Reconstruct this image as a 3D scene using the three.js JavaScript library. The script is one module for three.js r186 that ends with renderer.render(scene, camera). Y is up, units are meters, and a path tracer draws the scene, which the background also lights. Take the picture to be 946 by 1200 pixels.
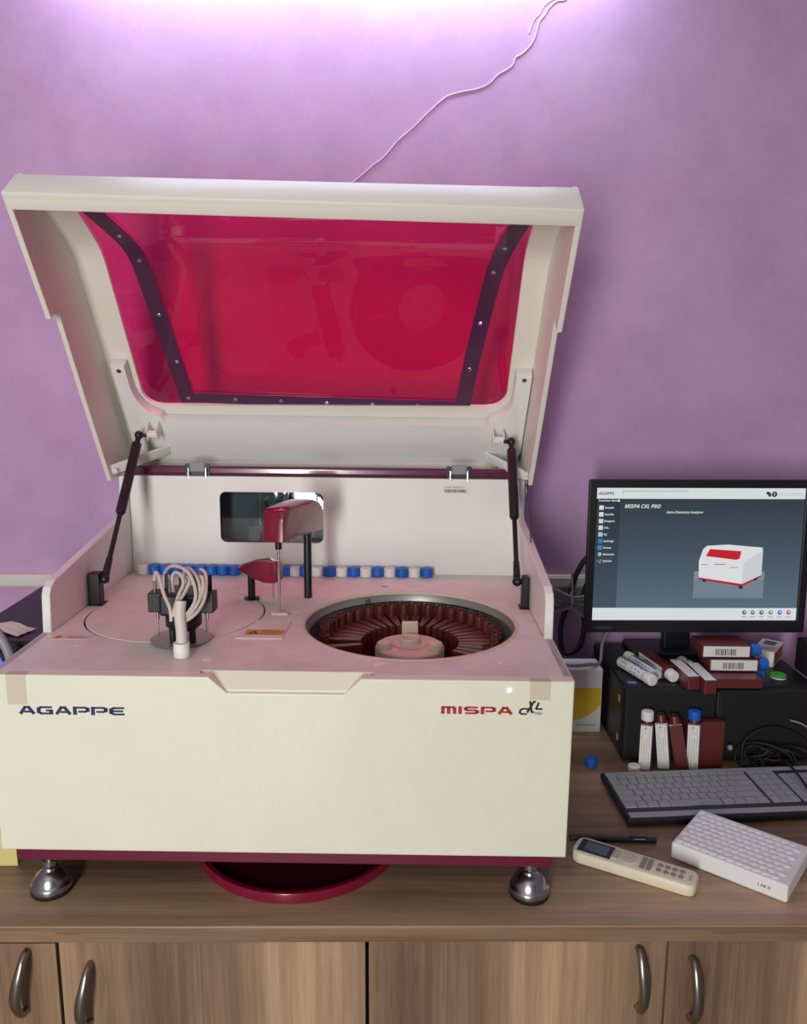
import * as THREE from 'three';
import { RoundedBoxGeometry } from 'three/addons/geometries/RoundedBoxGeometry.js';
import { ConvexGeometry } from 'three/addons/geometries/ConvexGeometry.js';
import { mergeGeometries, toCreasedNormals, mergeVertices } from 'three/addons/utils/BufferGeometryUtils.js';
import { RectAreaLightUniformsLib } from 'three/addons/lights/RectAreaLightUniformsLib.js';

// ---------------------------------------------------------------- camera, light, exposure
const scene = new THREE.Scene();
const camera = new THREE.PerspectiveCamera(64.53, 946 / 1200, 0.05, 50);
camera.position.set(0, 1.6, 0);
camera.rotation.set(-0.1831, -0.0074, 0.0039, 'YXZ');
const renderer = new THREE.WebGLRenderer({ antialias: true });
renderer.toneMapping = THREE.LinearToneMapping;
renderer.toneMappingExposure = 1.0;
renderer.shadowMap.enabled = true;
RectAreaLightUniformsLib.init();
scene.background = new THREE.Color(0.9, 0.97, 1.1);

const V = (x, y, z) => new THREE.Vector3(x, y, z);
function areaLight(color, intensity, w, h, pos, target) {
  const l = new THREE.RectAreaLight(color, intensity, w, h);
  l.position.copy(pos); l.lookAt(target); l.castShadow = true; scene.add(l); return l;
}
// daylight of the window in the wall behind the camera
areaLight(new THREE.Color(1.0, 0.985, 0.94), 30, 0.42, 1.55, V(-0.7, 1.425, 1.66), V(-0.7, 1.425, 0));
// fluorescent tube on the wall over the analyser (its fitting is built further down)
const TUBE = { x: -0.13, y: 2.53, z: -1.835, len: 1.18 };
areaLight(new THREE.Color(0.74, 0.85, 1.0), 40, TUBE.len, 0.04, V(TUBE.x, TUBE.y - 0.02, TUBE.z - 0.008), V(TUBE.x, TUBE.y - 1.02, TUBE.z - 0.42));

// ---------------------------------------------------------------- helpers
let seed = 7;
const rnd = () => { seed = (seed * 1664525 + 1013904223) >>> 0; return seed / 4294967296; };
const rr = (a, b) => a + (b - a) * rnd();
const used = {};
function numbered(n) { const k = used[n] = (used[n] ?? -1) + 1; return k ? `${n}_${String(k).padStart(3, '0')}` : n; }
function fin(o) { o.traverse((m) => { if (m.isMesh) { m.castShadow = true; m.receiveShadow = true; } }); return o; }
function thing(name, label, category, pos = [0, 0, 0], turn = 0, group) {
  const o = new THREE.Group(); o.name = numbered(name); o.position.set(...pos); o.rotation.y = turn;
  o.userData = { label, category }; if (group) o.userData.group = group; scene.add(o); return o;
}
function part(parent, name, geo, mat, label) {
  if (Array.isArray(geo)) geo = merge(geo);
  const m = new THREE.Mesh(geo, mat); m.name = name; m.castShadow = m.receiveShadow = true; if (label) m.userData.label = label; parent.add(m); return m;
}
function grp(parent, name, label) { const g = new THREE.Group(); g.name = name; if (label) g.userData.label = label; parent.add(g); return g; }
function single(name, geo, mat, label, category, group) {
  const m = part(scene, numbered(name), geo, mat); m.userData = { label, category }; if (group) m.userData.group = group; return m;
}
function structure(name, geo, mat) { const m = part(scene, name, geo, mat); m.userData.kind = 'structure'; return m; }
function merge(list) {
  return mergeGeometries(list.map((g) => {
    let q = g.index ? g.toNonIndexed() : g.clone();
    if (!q.attributes.uv) q.setAttribute('uv', new THREE.Float32BufferAttribute(new Float32Array(q.attributes.position.count * 2), 2));
    for (const k of Object.keys(q.attributes)) if (!['position', 'normal', 'uv'].includes(k)) q.deleteAttribute(k);
    return q;
  }));
}
const mv = (g, x = 0, y = 0, z = 0) => g.translate(x, y, z);
const box = (x0, x1, y0, y1, z0, z1, r = 0.002, s = 2) => new RoundedBoxGeometry(x1 - x0, y1 - y0, z1 - z0, s, Math.min(r, (x1 - x0) / 2.01, (y1 - y0) / 2.01, (z1 - z0) / 2.01)).translate((x0 + x1) / 2, (y0 + y1) / 2, (z0 + z1) / 2);
const slabBox = (x0, x1, y0, y1, z0, z1) => new THREE.BoxGeometry(x1 - x0, y1 - y0, z1 - z0).translate((x0 + x1) / 2, (y0 + y1) / 2, (z0 + z1) / 2);
function rod(a, b, r, r2 = r, n = 16) {
  a = V(...a); b = V(...b); const d = b.clone().sub(a), L = d.length();
  const g = new THREE.CylinderGeometry(r2, r, L, n); g.translate(0, L / 2, 0);
  g.applyQuaternion(new THREE.Quaternion().setFromUnitVectors(V(0, 1, 0), d.normalize())); return g.translate(a.x, a.y, a.z);
}
const ball = (p, r, n = 14) => new THREE.SphereGeometry(r, n, Math.ceil(n * 0.7)).translate(...p);
const tube = (pts, r, seg = 40, n = 10, closed = false) => new THREE.TubeGeometry(new THREE.CatmullRomCurve3(pts.map((p) => V(...p)), closed, 'centripetal'), seg, r, n, closed);
const lathe = (pts, n = 40) => new THREE.LatheGeometry(pts.map((p) => new THREE.Vector2(...p)), n);
const poly = (pts) => { const s = new THREE.Shape(); pts.forEach(([x, y], i) => i ? s.lineTo(x, y) : s.moveTo(x, y)); s.closePath(); return s; };
function roundRectPath(P, x0, y0, x1, y1, r) {
  P.moveTo(x0 + r, y0); P.lineTo(x1 - r, y0); P.absarc(x1 - r, y0 + r, r, -Math.PI / 2, 0); P.lineTo(x1, y1 - r); P.absarc(x1 - r, y1 - r, r, 0, Math.PI / 2);
  P.lineTo(x0 + r, y1); P.absarc(x0 + r, y1 - r, r, Math.PI / 2, Math.PI); P.lineTo(x0, y0 + r); P.absarc(x0 + r, y0 + r, r, Math.PI, Math.PI * 1.5); return P;
}
const extr = (s, depth, bevel = 0, curve = 12) => new THREE.ExtrudeGeometry(s, { depth: depth - 2 * bevel, bevelEnabled: bevel > 0, bevelSize: bevel, bevelThickness: bevel, bevelOffset: -bevel, bevelSegments: 2, curveSegments: curve }).translate(0, 0, bevel);
const flat = (g) => g.rotateX(-Math.PI / 2);            // extruded (x, y, up z) -> (x, up y, -z)
// uv in metres, the grain (v) along the given axis
function grainUv(g, axis, off = [0, 0]) {
  if (g.index) g = g.toNonIndexed();
  const p = g.attributes.position, n = g.attributes.normal, uv = new Float32Array(p.count * 2), A = ['getX', 'getY', 'getZ'];
  for (let i = 0; i < p.count; i++) {
    const nn = [Math.abs(n.getX(i)), Math.abs(n.getY(i)), Math.abs(n.getZ(i))]; let k = nn.indexOf(Math.max(...nn));
    if (k === axis) k = (axis + 1) % 3;
    const o = 3 - axis - k; uv[2 * i] = p[A[o]](i) + off[0]; uv[2 * i + 1] = p[A[axis]](i) + off[1];
  }
  g.setAttribute('uv', new THREE.BufferAttribute(uv, 2)); return g;
}
// box-projected uv in metres
function metreUv(g) {
  if (g.index) g = g.toNonIndexed();
  const p = g.attributes.position, n = g.attributes.normal, uv = new Float32Array(p.count * 2);
  for (let i = 0; i < p.count; i++) {
    const x = Math.abs(n.getX(i)), y = Math.abs(n.getY(i)), z = Math.abs(n.getZ(i));
    const [u, v] = y >= x && y >= z ? [p.getX(i), p.getZ(i)] : x >= z ? [p.getZ(i), p.getY(i)] : [p.getX(i), p.getY(i)];
    uv[2 * i] = u; uv[2 * i + 1] = v;
  }
  g.setAttribute('uv', new THREE.BufferAttribute(uv, 2)); return g;
}

// ---------------------------------------------------------------- procedural textures
function lattice(n, m) { const a = new Float32Array(n * m); for (let i = 0; i < a.length; i++) a[i] = rnd(); return (x, y) => { // tileable value noise, x in [0,n), y in [0,m)
  const i = Math.floor(x), j = Math.floor(y), f = x - i, g = y - j, s = f * f * (3 - 2 * f), t = g * g * (3 - 2 * g);
  const q = (u, v) => a[(((v % m) + m) % m) * n + (((u % n) + n) % n)];
  return (q(i, j) * (1 - s) + q(i + 1, j) * s) * (1 - t) + (q(i, j + 1) * (1 - s) + q(i + 1, j + 1) * s) * t; }; }
function dataTex(N, fn, srgb, rep = 1) {
  const d = new Uint8Array(N * N * 4);
  for (let j = 0; j < N; j++) for (let i = 0; i < N; i++) { const c = fn(i / N, j / N), o = (j * N + i) * 4; d[o] = c[0]; d[o + 1] = c[1]; d[o + 2] = c[2]; d[o + 3] = 255; }
  const t = new THREE.DataTexture(d, N, N); t.wrapS = t.wrapT = THREE.RepeatWrapping; t.magFilter = THREE.LinearFilter; t.minFilter = THREE.LinearMipmapLinearFilter; t.generateMipmaps = true;
  if (srgb) t.colorSpace = THREE.SRGBColorSpace; t.repeat.set(rep, rep); t.needsUpdate = true; return t;
}
const clamp = (x) => Math.max(0, Math.min(255, x));
function woodTex(dark) {                                  // 1 m tile, grain along v
  const b1 = lattice(11, 1), b2 = lattice(29, 2), b3 = lattice(97, 3), f1 = lattice(260, 6), f2 = lattice(420, 24), w = lattice(6, 3);
  return dataTex(1024, (u, v) => {
    const du = u + 0.006 * (w(u * 6, v * 3) - 0.5);
    const B = b1(du * 11, 0), C = b2(du * 29, v * 2), D = b3(du * 97, v * 3), f = f1(du * 260, v * 6), h = f2(du * 420, v * 24);
    let t = 0.42 * B + 0.26 * C + 0.16 * D + 0.16 * f; t = (t - 0.5) * 1.45 + 0.5 + (h - 0.5) * 0.12;
    const line = f > 0.82 ? -14 : 0;
    const lo = [114, 89, 69], hi = [188, 158, 128];
    return [0, 1, 2].map((k) => clamp((lo[k] + (hi[k] - lo[k]) * t + line) * dark));
  }, true);
}
const woodMap = woodTex(1);
const blotch = (N, base, amp, cells, specks = 0) => { const a = lattice(cells, cells), b = lattice(cells * 4, cells * 4), c = lattice(cells * 17, cells * 17), d = lattice(cells * 31, cells * 31);
  return dataTex(N, (u, v) => { const t = (a(u * cells, v * cells) - 0.5) + 0.6 * (b(u * cells * 4, v * cells * 4) - 0.5) + 0.35 * (c(u * cells * 17, v * cells * 17) - 0.5);
    const s = specks && d(u * cells * 31, v * cells * 31) > 0.965 ? -specks : 0; return base.map((x, k) => clamp(x + amp[k] * t + s)); }, true); };
const wallMap = blotch(512, [194, 155, 198], [10, 11, 9], 5);
const wallBump = (() => { const a = lattice(40, 40), b = lattice(160, 160); return dataTex(512, (u, v) => { const t = 128 + 70 * (a(u * 40, v * 40) - 0.5) + 60 * (b(u * 160, v * 160) - 0.5); return [t, t, t]; }, false); })();
const deckMap = blotch(512, [220, 220, 214], [15, 20, 21], 9, 14);
const creamMap = blotch(512, [230, 230, 211], [5, 6, 9], 4, 5);
const whiteMap = blotch(256, [232, 232, 229], [5, 5, 6], 4);

function canvasTex(w, h, draw) { const c = document.createElement('canvas'); c.width = w; c.height = h; const x = c.getContext('2d'); draw(x, w, h); const t = new THREE.CanvasTexture(c); t.colorSpace = THREE.SRGBColorSpace; t.magFilter = THREE.LinearFilter; t.anisotropy = 8; return t; }

// ---------------------------------------------------------------- materials
const S = (color, roughness = 0.5, metalness = 0, o = {}) => new THREE.MeshStandardMaterial({ color, roughness, metalness, ...o });
const P = (color, roughness, o = {}) => new THREE.MeshPhysicalMaterial({ color, roughness, ...o });
const M = {
  wall: S(0xffffff, 0.75, 0, { map: wallMap, bumpMap: wallBump, bumpScale: 0.0005 }),
  plaster: S(0xcaa8d0, 0.8), otherWall: S(0x938b96, 0.85), ceiling: S(0xe6e4e2, 0.9), floor: S(0x8a8178, 0.5),
  wood: S(0xffffff, 0.42, 0, { map: woodMap }), carcass: S(0x3a2c24, 0.7),
  cream: S(0xffffff, 0.38, 0, { map: creamMap }), white: S(0xffffff, 0.42, 0, { map: whiteMap }), deck: S(0xffffff, 0.45, 0, { map: deckMap }),
  lidWhite: S(0xe9e6da, 0.4), plate: S(0xe6e7e6, 0.38), linkWhite: S(0xeeeeea, 0.35),
  maroon: P(0x6a0f33, 0.3, { clearcoat: 0.5, clearcoatRoughness: 0.25 }), maroonGloss: P(0x7d0c31, 0.22, { clearcoat: 0.8, clearcoatRoughness: 0.08 }),
  stripMaroon: P(0x5c1c3f, 0.22, { clearcoat: 1, clearcoatRoughness: 0.12 }),
  bracketStrip: P(0x4c2646, 0.3, { clearcoat: 0.4 }),
  plexi: P(new THREE.Color(1.0, 0.07, 0.24), 0.02, { transmission: 1, thickness: 0, ior: 1.49 }),
  glass: P(0xe4ecec, 0.03, { transmission: 1, thickness: 0, ior: 1.5 }),
  black: S(0x15161a, 0.4), blackSatin: S(0x16171a, 0.42), blackMatte: S(0x0d0e11, 0.7), rubber: S(0x1a1a1b, 0.6),
  steel: S(0xb4b6b8, 0.28, 1), nickel: S(0x9a958a, 0.32, 1), chrome: S(0xd0d2d4, 0.15, 1), darkSteel: S(0x6c6a66, 0.35, 1),
  ring: S(0xb3b5b0, 0.38, 0.5), grey: S(0x8b8f93, 0.55), beige: S(0xd8ccb8, 0.55), tubeClear: P(0xe9dfd2, 0.3, { transmission: 0.35, thickness: 0 }),
  bottle: P(0x642b2a, 0.36, { clearcoat: 0.15 }), capWhite: S(0xe9e9e4, 0.45), capBlue: S(0x1763c4, 0.42), capGreen: S(0x2fae35, 0.4), capPale: S(0xd9e8c8, 0.45),
  gold: S(0xc79a2e, 0.45, 0.2), navy: S(0x23285e, 0.5), red: S(0xb02038, 0.5), ink: S(0x1b1b1e, 0.55), label: S(0xeeeeea, 0.55),
  tape: P(0xd0c6b0, 0.5), keyTop: S(0x979b9e, 0.5), kbBase: S(0x14161b, 0.5), foam: S(0xe9ecec, 0.7), yellow: S(0xd9cc86, 0.6),
};
const strokeFont = {
  A: [[[0, 0], [0.36, 1], [0.62, 1], [1, 0]], [[0.3, 0.27], [0.9, 0.27]]], G: [[[1, 1], [0.2, 1], [0, 0.78], [0, 0.22], [0.2, 0], [0.97, 0], [0.97, 0.48], [0.6, 0.48]]],
  P: [[[0, 0], [0, 1], [0.8, 1], [1, 0.86], [1, 0.5], [0.8, 0.36], [0.3, 0.36]]], E: [[[1, 1], [0.25, 1], [0, 0.78], [0, 0.22], [0.25, 0], [1, 0]], [[0.08, 0.5], [0.9, 0.5]]],
  M: [[[0, 0], [0, 1], [0.86, 1], [1, 0.84], [1, 0]], [[0.5, 1], [0.5, 0]]], I: [[[0.5, 0], [0.5, 1]]],
  S: [[[1, 1], [0.16, 1], [0, 0.86], [0, 0.64], [0.16, 0.5], [0.84, 0.5], [1, 0.36], [1, 0.14], [0.84, 0], [0, 0]]],
  X: [[[0, 0], [0.75, 1], [1, 1]], [[0.2, 1], [0.62, 0], [0.9, 0]]], L: [[[0.25, 1], [0, 0], [1, 0]]], C: [[[1, 0.9], [0.8, 1], [0.25, 1], [0, 0.75], [0, 0.25], [0.25, 0], [0.9, 0]]],
  R: [[[0, 0], [0, 1], [0.8, 1], [1, 0.8], [0.8, 0.5], [0.1, 0.5]], [[0.5, 0.5], [1, 0]]], O: [[[0.2, 0], [0, 0.2], [0, 0.8], [0.2, 1], [0.8, 1], [1, 0.8], [1, 0.2], [0.8, 0], [0.2, 0]]],
};
function lettering(word, x, y, cw, ch, gap, tx, ty, slant = 0) {        // printed letters: thin flat ribbons, each stroke tx wide along x and ty along y
  const out = [];
  [...word].forEach((c) => {
    const w = c === 'I' ? tx * 1.2 : cw;
    for (const line of strokeFont[c]) for (let i = 0; i + 1 < line.length; i++) {
      const [a, b] = [line[i], line[i + 1]].map(([u, v]) => [x + tx / 2 + u * (w - tx) + slant * v * ch, y + ty / 2 + v * (ch - ty)]);
      const dx = b[0] - a[0], dy = b[1] - a[1], L = Math.hypot(dx, dy), nx = -dy / L, ny = dx / L, t = Math.hypot(nx * tx, ny * ty) / 2, e = Math.min(t, L) * 0.55, ex = dx / L * e, ey = dy / L * e;
      out.push(slabBoxQuad([a[0] - ex + nx * t, a[1] - ey + ny * t], [a[0] - ex - nx * t, a[1] - ey - ny * t], [b[0] + ex - nx * t, b[1] + ey - ny * t], [b[0] + ex + nx * t, b[1] + ey + ny * t]));
    }
    x += w + gap;
  });
  return merge(out);
}
function slabBoxQuad(a, b, c, d) { return extr(poly([a, b, c, d]), 0.0004); }

// ================================================================ the setting
const WZ = -1.93, CT = 0.755, XL = -2.1, XR = 1.75, ZF = 1.7, HC = 2.95;
const wallBack = structure('wall_back', metreUv(slabBox(XL - 0.12, XR + 0.12, 0, HC, WZ - 0.12, WZ)), M.wall);
structure('wall_left', slabBox(XL - 0.12, XL, 0, HC, WZ, ZF), M.otherWall);
structure('wall_right', slabBox(XR, XR + 0.12, 0, HC, WZ, ZF), M.otherWall);
structure('floor', slabBox(XL - 0.12, XR + 0.12, -0.1, 0, WZ - 0.12, ZF + 0.12), M.floor);
structure('ceiling', slabBox(XL - 0.12, XR + 0.12, HC, HC + 0.1, WZ - 0.12, ZF + 0.12), M.ceiling);
{
  const s = poly([[XL - 0.12, 0], [XR + 0.12, 0], [XR + 0.12, HC], [XL - 0.12, HC]]); s.holes.push(poly([[-0.95, 0.6], [-0.45, 0.6], [-0.45, 2.25], [-0.95, 2.25]]));
  structure('wall_front', extr(s, 0.12).translate(0, 0, ZF), M.otherWall);
  const w = new THREE.Group(); w.name = 'window_1'; w.userData.kind = 'structure'; scene.add(w);
  part(w, 'window_frame', [box(-0.95, -0.45, 0.6, 0.64, ZF + 0.02, ZF + 0.07), box(-0.95, -0.45, 2.21, 2.25, ZF + 0.02, ZF + 0.07), box(-0.95, -0.915, 0.64, 2.21, ZF + 0.02, ZF + 0.07), box(-0.485, -0.45, 0.64, 2.21, ZF + 0.02, ZF + 0.07)], M.capWhite);
  part(w, 'pane', slabBox(-0.915, -0.485, 0.64, 2.21, ZF + 0.042, ZF + 0.046), M.glass);
}
{ // the filled crack running down the wall, a thin ridge of plaster
  const px = [[0.375, 2.4], [0.36, 2.373], [0.345, 2.37], [0.329, 2.356], [0.318, 2.34], [0.31, 2.33], [0.302, 2.305], [0.29, 2.285], [0.268, 2.262], [0.258, 2.257], [0.25, 2.24], [0.221, 2.222], [0.2, 2.205], [0.17, 2.193], [0.146, 2.186], [0.11, 2.176], [0.081, 2.156], [0.06, 2.14], [0.034, 2.112], [0, 2.085], [-0.033, 2.049], [-0.06, 2.03], [-0.1, 2.0], [-0.13, 1.985], [-0.16, 1.95]];
  const line = px.map(([x, y], i) => [x + rr(-0.003, 0.003), y + rr(-0.002, 0.002), WZ]);
  part(wallBack, 'plaster_ridge', [tube(line, 0.0024, 160, 6), tube(line.slice(1, 7).map(([x, y, z]) => [x - 0.014 + rr(-0.003, 0.003), y + 0.002, z]), 0.002, 40, 5)], M.plaster, 'pale filled crack in the plaster');
}
{
  const t = new THREE.Group(); t.name = 'trim_1'; t.userData.kind = 'structure'; scene.add(t);
  part(t, 'trunking_base', box(-2.0, 1.7, 1.057, 1.088, WZ, WZ + 0.016, 0.002), M.beige);
  part(t, 'trunking_cover', box(-2.0, 1.7, 1.060, 1.085, WZ + 0.014, WZ + 0.02, 0.003), S(0xd6d4cc, 0.5));
}
{ // tube light on the wall, above the picture
  const t = thing('tube_light', 'slim white batten tube light fixed high on the purple wall', 'light', [TUBE.x, TUBE.y, TUBE.z]);
  part(t, 'batten', box(-0.62, 0.62, 0.012, 0.05, -0.095, -0.02, 0.004), M.capWhite);
  for (const s of [-1, 1]) part(t, 'lamp_holder', box(s * 0.605 - 0.012, s * 0.605 + 0.012, -0.015, 0.03, -0.05, 0.016, 0.004), M.capWhite);
  const g = rod([-0.595, 0, 0], [0.595, 0, 0], 0.013);
  part(t, 'tube', g, S(0xffffff, 0.4, 0, { emissive: new THREE.Color(0.74, 0.85, 1.0), emissiveIntensity: 6 }));
}
{ // counter: cabinets below, worktop above
  const ZD = -1.103;
  single('worktop', grainUv(box(-1.45, 1.35, 0.7275, CT, WZ, -1.0983, 0.0025, 2), 0), M.wood, 'long brown woodgrain worktop carrying the analyzer and the computer', 'worktop');
  const handle = (door, x, y1, tilt) => {
    const z = ZD + 0.002, pts = [[x, y1, z - 0.006], [x + tilt * 0.1, y1 - 0.003, z + 0.012], [x + tilt * 0.6, y1 - 0.028, z + 0.026], [x + tilt, y1 - 0.052, z + 0.029], [x + tilt * 1.2, y1 - 0.078, z + 0.025], [x + tilt * 1.1, y1 - 0.1, z + 0.012], [x + tilt, y1 - 0.104, z - 0.006]];
    const g = tube(pts, 0.0058, 40, 10), p = g.attributes.position, c = y1 - 0.052;           // swollen in the middle
    for (let i = 0; i < p.count; i++) { const k = 1 + 0.45 * Math.max(0, 1 - ((p.getY(i) - c) / 0.05) ** 2); p.setX(i, x + tilt * 0.8 + (p.getX(i) - x - tilt * 0.8) * k); }
    g.computeVertexNormals(); part(door, 'handle', g, M.nickel, 'bowed brushed metal handle');
  };
  const unit = (label, x0, x1, doors) => {
    const c = thing('base_cabinet', label, 'cabinet', [(x0 + x1) / 2, 0, -1.5], 0, 'cabinets under the worktop');
    const ox = (x0 + x1) / 2, oz = -1.5, g = grp(c, 'shell'); g.position.set(-ox, 0, -oz);
    part(g, 'carcass', [slabBox(x0, x0 + 0.018, 0.08, 0.7275, -1.9, ZD - 0.02), slabBox(x1 - 0.018, x1, 0.08, 0.7275, -1.9, ZD - 0.02), slabBox(x0, x1, 0.08, 0.1, -1.9, ZD - 0.02), slabBox(x0, x1, 0.1, 0.7275, -1.91, -1.9), slabBox(x0, x1, 0.7, 0.7275, -1.9, ZD - 0.02)], M.carcass);
    part(g, 'plinth', slabBox(x0, x1, 0, 0.08, -1.9, ZD - 0.06), M.carcass);
    for (const [a, b, top, hx, hy, tilt, off] of doors) {
      const d = part(c, 'door', grainUv(box(a, b, 0.09, top, ZD - 0.018, ZD, 0.0015), 1, [off, 0]), M.wood); d.position.set(-ox, 0, -oz);
      handle(d, hx, hy, tilt);
    }
  };
  unit('woodgrain base cabinet with the narrow visible door at the yellow carton side', -1.0, -0.0455, [[-0.995, -0.5225, 0.7225, -0.565, 0.712, -0.009, 0.31], [-0.5175, -0.048, 0.7265, -0.47, 0.69, -0.008, 0.0]]);
  unit('woodgrain base cabinet below the remote control and the keyboard', -0.0445, 0.9, [[-0.0425, 0.4165, 0.7255, 0.372, 0.716, 0.004, 0.62], [0.4205, 0.895, 0.7265, 0.456, 0.698, 0.003, 0.17]]);
}

// ================================================================ the analyser
const MY = -0.0151, MR = -0.0067, PV = 0.1086, MC = V(-0.1731, CT, -1.1199);
const mQuat = new THREE.Quaternion().setFromEuler(new THREE.Euler(0, MY, MR, 'YXZ'));
const mPos = MC.clone().add(V(0, PV, 0)).sub(V(0, PV, 0).applyQuaternion(mQuat));
const m2w = (x, y, z) => V(x, y, z).applyQuaternion(mQuat).add(mPos);
function putOnMachine(o, x, y, z, turn = 0) { o.position.copy(m2w(x, y, z)); o.quaternion.copy(mQuat).multiply(new THREE.Quaternion().setFromAxisAngle(V(0, 1, 0), turn)); return o; }
const an = thing('chemistry_analyzer', 'large cream benchtop analyzer with raised lid and crimson see-through window', 'analyzer');
an.position.copy(mPos); an.quaternion.copy(mQuat);
const DY = 0.3907, PB = 0.1086, DB = 0.5985, CAR = [0.19, -0.266], CR = 0.186, DISC = [-0.235, -0.3], DR = 0.156;
{ // body
  const fs = poly([[-0.43, PB], [0.43, PB], [0.43, DY], [0.119, DY], [0.094, 0.3665], [-0.078, 0.3665], [-0.105, DY], [-0.43, DY]]);
  const fp = part(an, 'front_panel', metreUv(extr(fs, 0.018, 0.0022).translate(0, 0, -0.018)), M.cream);
  const ledge = new ConvexGeometry([[-0.12, DY - 0.0005, -0.027], [0.134, DY - 0.0005, -0.027], [-0.084, 0.37, -0.0065], [0.1, 0.37, -0.0065], [-0.12, 0.36, -0.027], [0.134, 0.36, -0.027], [-0.084, 0.36, -0.0065], [0.1, 0.36, -0.0065]].map((p) => V(...p)));
  part(fp, 'handle_ledge', ledge, M.cream);
  part(fp, 'lettering', lettering('AGAPPE', -0.386, 0.3295, 0.0246, 0.0128, 0.0021, 0.0056, 0.003), M.navy, 'dark blue printed wordmark');
  part(fp, 'lettering', lettering('MISPA', 0.236, 0.339, 0.0225, 0.0118, 0.0022, 0.0054, 0.0028), M.red, 'red printed wordmark');
  part(fp, 'lettering', [lettering('C', 0.3495, 0.339, 0.0145, 0.0105, 0, 0.0031, 0.0024, 0.15), lettering('X', 0.361, 0.342, 0.0132, 0.0188, 0, 0.0033, 0.0026, 0.08), lettering('L', 0.3735, 0.347, 0.012, 0.0118, 0, 0.0031, 0.0025, 0.12), lettering('PRO', 0.3735, 0.3395, 0.003, 0.0038, 0.0007, 0.0006, 0.0006)], M.ink, 'black printed wordmark');
  part(fp, 'indicator_lamp', new THREE.SphereGeometry(0.0032, 14, 8, 0, Math.PI * 2, 0, Math.PI / 2).rotateX(Math.PI / 2).translate(0.335, 0.377, -0.0003), S(0xffffff, 0.3, 0, { emissive: new THREE.Color(0.75, 0.87, 1), emissiveIntensity: 2.5 }), 'small lit blue-white lamp');
  for (const [a, b, y0] of [[-0.4015, -0.373, 0.345], [0.365, 0.395, 0.362]]) {
    const n = 10, top = [], q = []; for (let i = 0; i <= n; i++) q.push([a + (b - a) * i / n, y0 + rr(-0.0012, 0.0012)]);
    part(an, 'sticky_tape', [extr(poly([...q, [b, DY + 0.0006], [a, DY + 0.0006]]), 0.0005).translate(0, 0, 0.0001), slabBox(a, b, DY + 0.0001, DY + 0.0006, -0.012, 0.0006)], M.tape, 'strip of brownish adhesive tape');
  }
  // deck plate with the openings
  const d = poly([[-0.43, 0.0185], [-0.122, 0.0185], [-0.122, 0.0275], [0.136, 0.0275], [0.136, 0.0185], [0.43, 0.0185], [0.43, 0.2], [0.4145, 0.2], [0.4145, DB], [-0.4145, DB], [-0.4145, 0.19], [-0.43, 0.19]]);
  d.holes.push(new THREE.Path().absarc(CAR[0], -CAR[1], CR, 0, 2 * Math.PI, true), new THREE.Path().absarc(DISC[0], -DISC[1], DR + 0.003, 0, 2 * Math.PI, true));
  const slot = new THREE.Path(); roundRectPath(slot, -0.068, 0.306, -0.014, 0.315, 0.0035); d.holes.push(slot);
  const hole = new THREE.Path().absarc(0.138, 0.5, 0.008, 0, 2 * Math.PI, true); d.holes.push(hole);
  part(an, 'deck_plate', metreUv(flat(extr(d, 0.012, 0.001, 64)).translate(0, DY - 0.012, 0)), M.deck);
  part(an, 'under_deck', slabBox(-0.41, 0.41, 0.25, 0.262, -DB, -0.03), M.grey);
  part(an, 'incubator_cover', metreUv(lathe([[0, 0], [DR - 0.002, 0], [DR, -0.002], [DR, -0.014], [0, -0.014]], 72).translate(DISC[0], DY + 0.0012, DISC[1])), M.deck, 'flat round cover let into the deck');
  part(an, 'slot_guide', box(-0.062, -0.032, DY, DY + 0.0045, -0.302, -0.294, 0.0015), M.beige, 'small pale block beside the probe slot');
  const cv = poly([[-0.082, 0.262], [-0.02, 0.262], [-0.022, 0.166], [-0.1, 0.166]]);
  part(an, 'service_cover', metreUv(flat(extr(cv, 0.0022, 0.0008)).translate(0, DY, 0)), M.deck, 'thin four-sided cover plate on the deck');
  const wt = canvasTex(256, 96, (x, w, h) => { x.fillStyle = '#c89c30'; x.fillRect(0, 0, w, h); x.fillStyle = '#3a2c10'; x.beginPath(); x.moveTo(14, 84); x.lineTo(54, 14); x.lineTo(94, 84); x.fill(); x.fillStyle = '#e0b43c'; x.fillRect(50, 36, 8, 26); x.fillRect(50, 68, 8, 8); x.fillStyle = '#5c4516'; for (let i = 0; i < 5; i++) x.fillRect(108, 16 + i * 15, 120 - (i % 2) * 20, 5); });
  part(an, 'warning_label', new THREE.BoxGeometry(0.066, 0.0004, 0.026).translate(-0.056, DY + 0.0025, -0.195), [M.gold, M.gold, S(0xffffff, 0.45, 0, { map: wt }), M.gold, M.gold, M.gold], 'gold printed warning label');
  const wt2 = canvasTex(256, 72, (x, w, h) => { x.fillStyle = '#dcc9c2'; x.fillRect(0, 0, w, h); x.fillStyle = '#c8962a'; x.beginPath(); x.moveTo(4, 62); x.lineTo(42, 8); x.lineTo(80, 62); x.fill(); x.fillStyle = '#3a2a12'; x.fillRect(38, 28, 8, 18); x.fillRect(38, 50, 8, 6); x.fillStyle = '#7c6a6a'; x.font = '20px sans-serif'; x.fillText('WARNING', 104, 28); x.fillRect(100, 38, 140, 5); x.fillRect(100, 50, 132, 5); });
  part(an, 'warning_label', new THREE.BoxGeometry(0.066, 0.0004, 0.022).translate(-0.372, DY + 0.0003, -0.165), [M.label, M.label, S(0xffffff, 0.5, 0, { map: wt2 }), M.label, M.label, M.label], 'printed triangle warning label');
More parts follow.
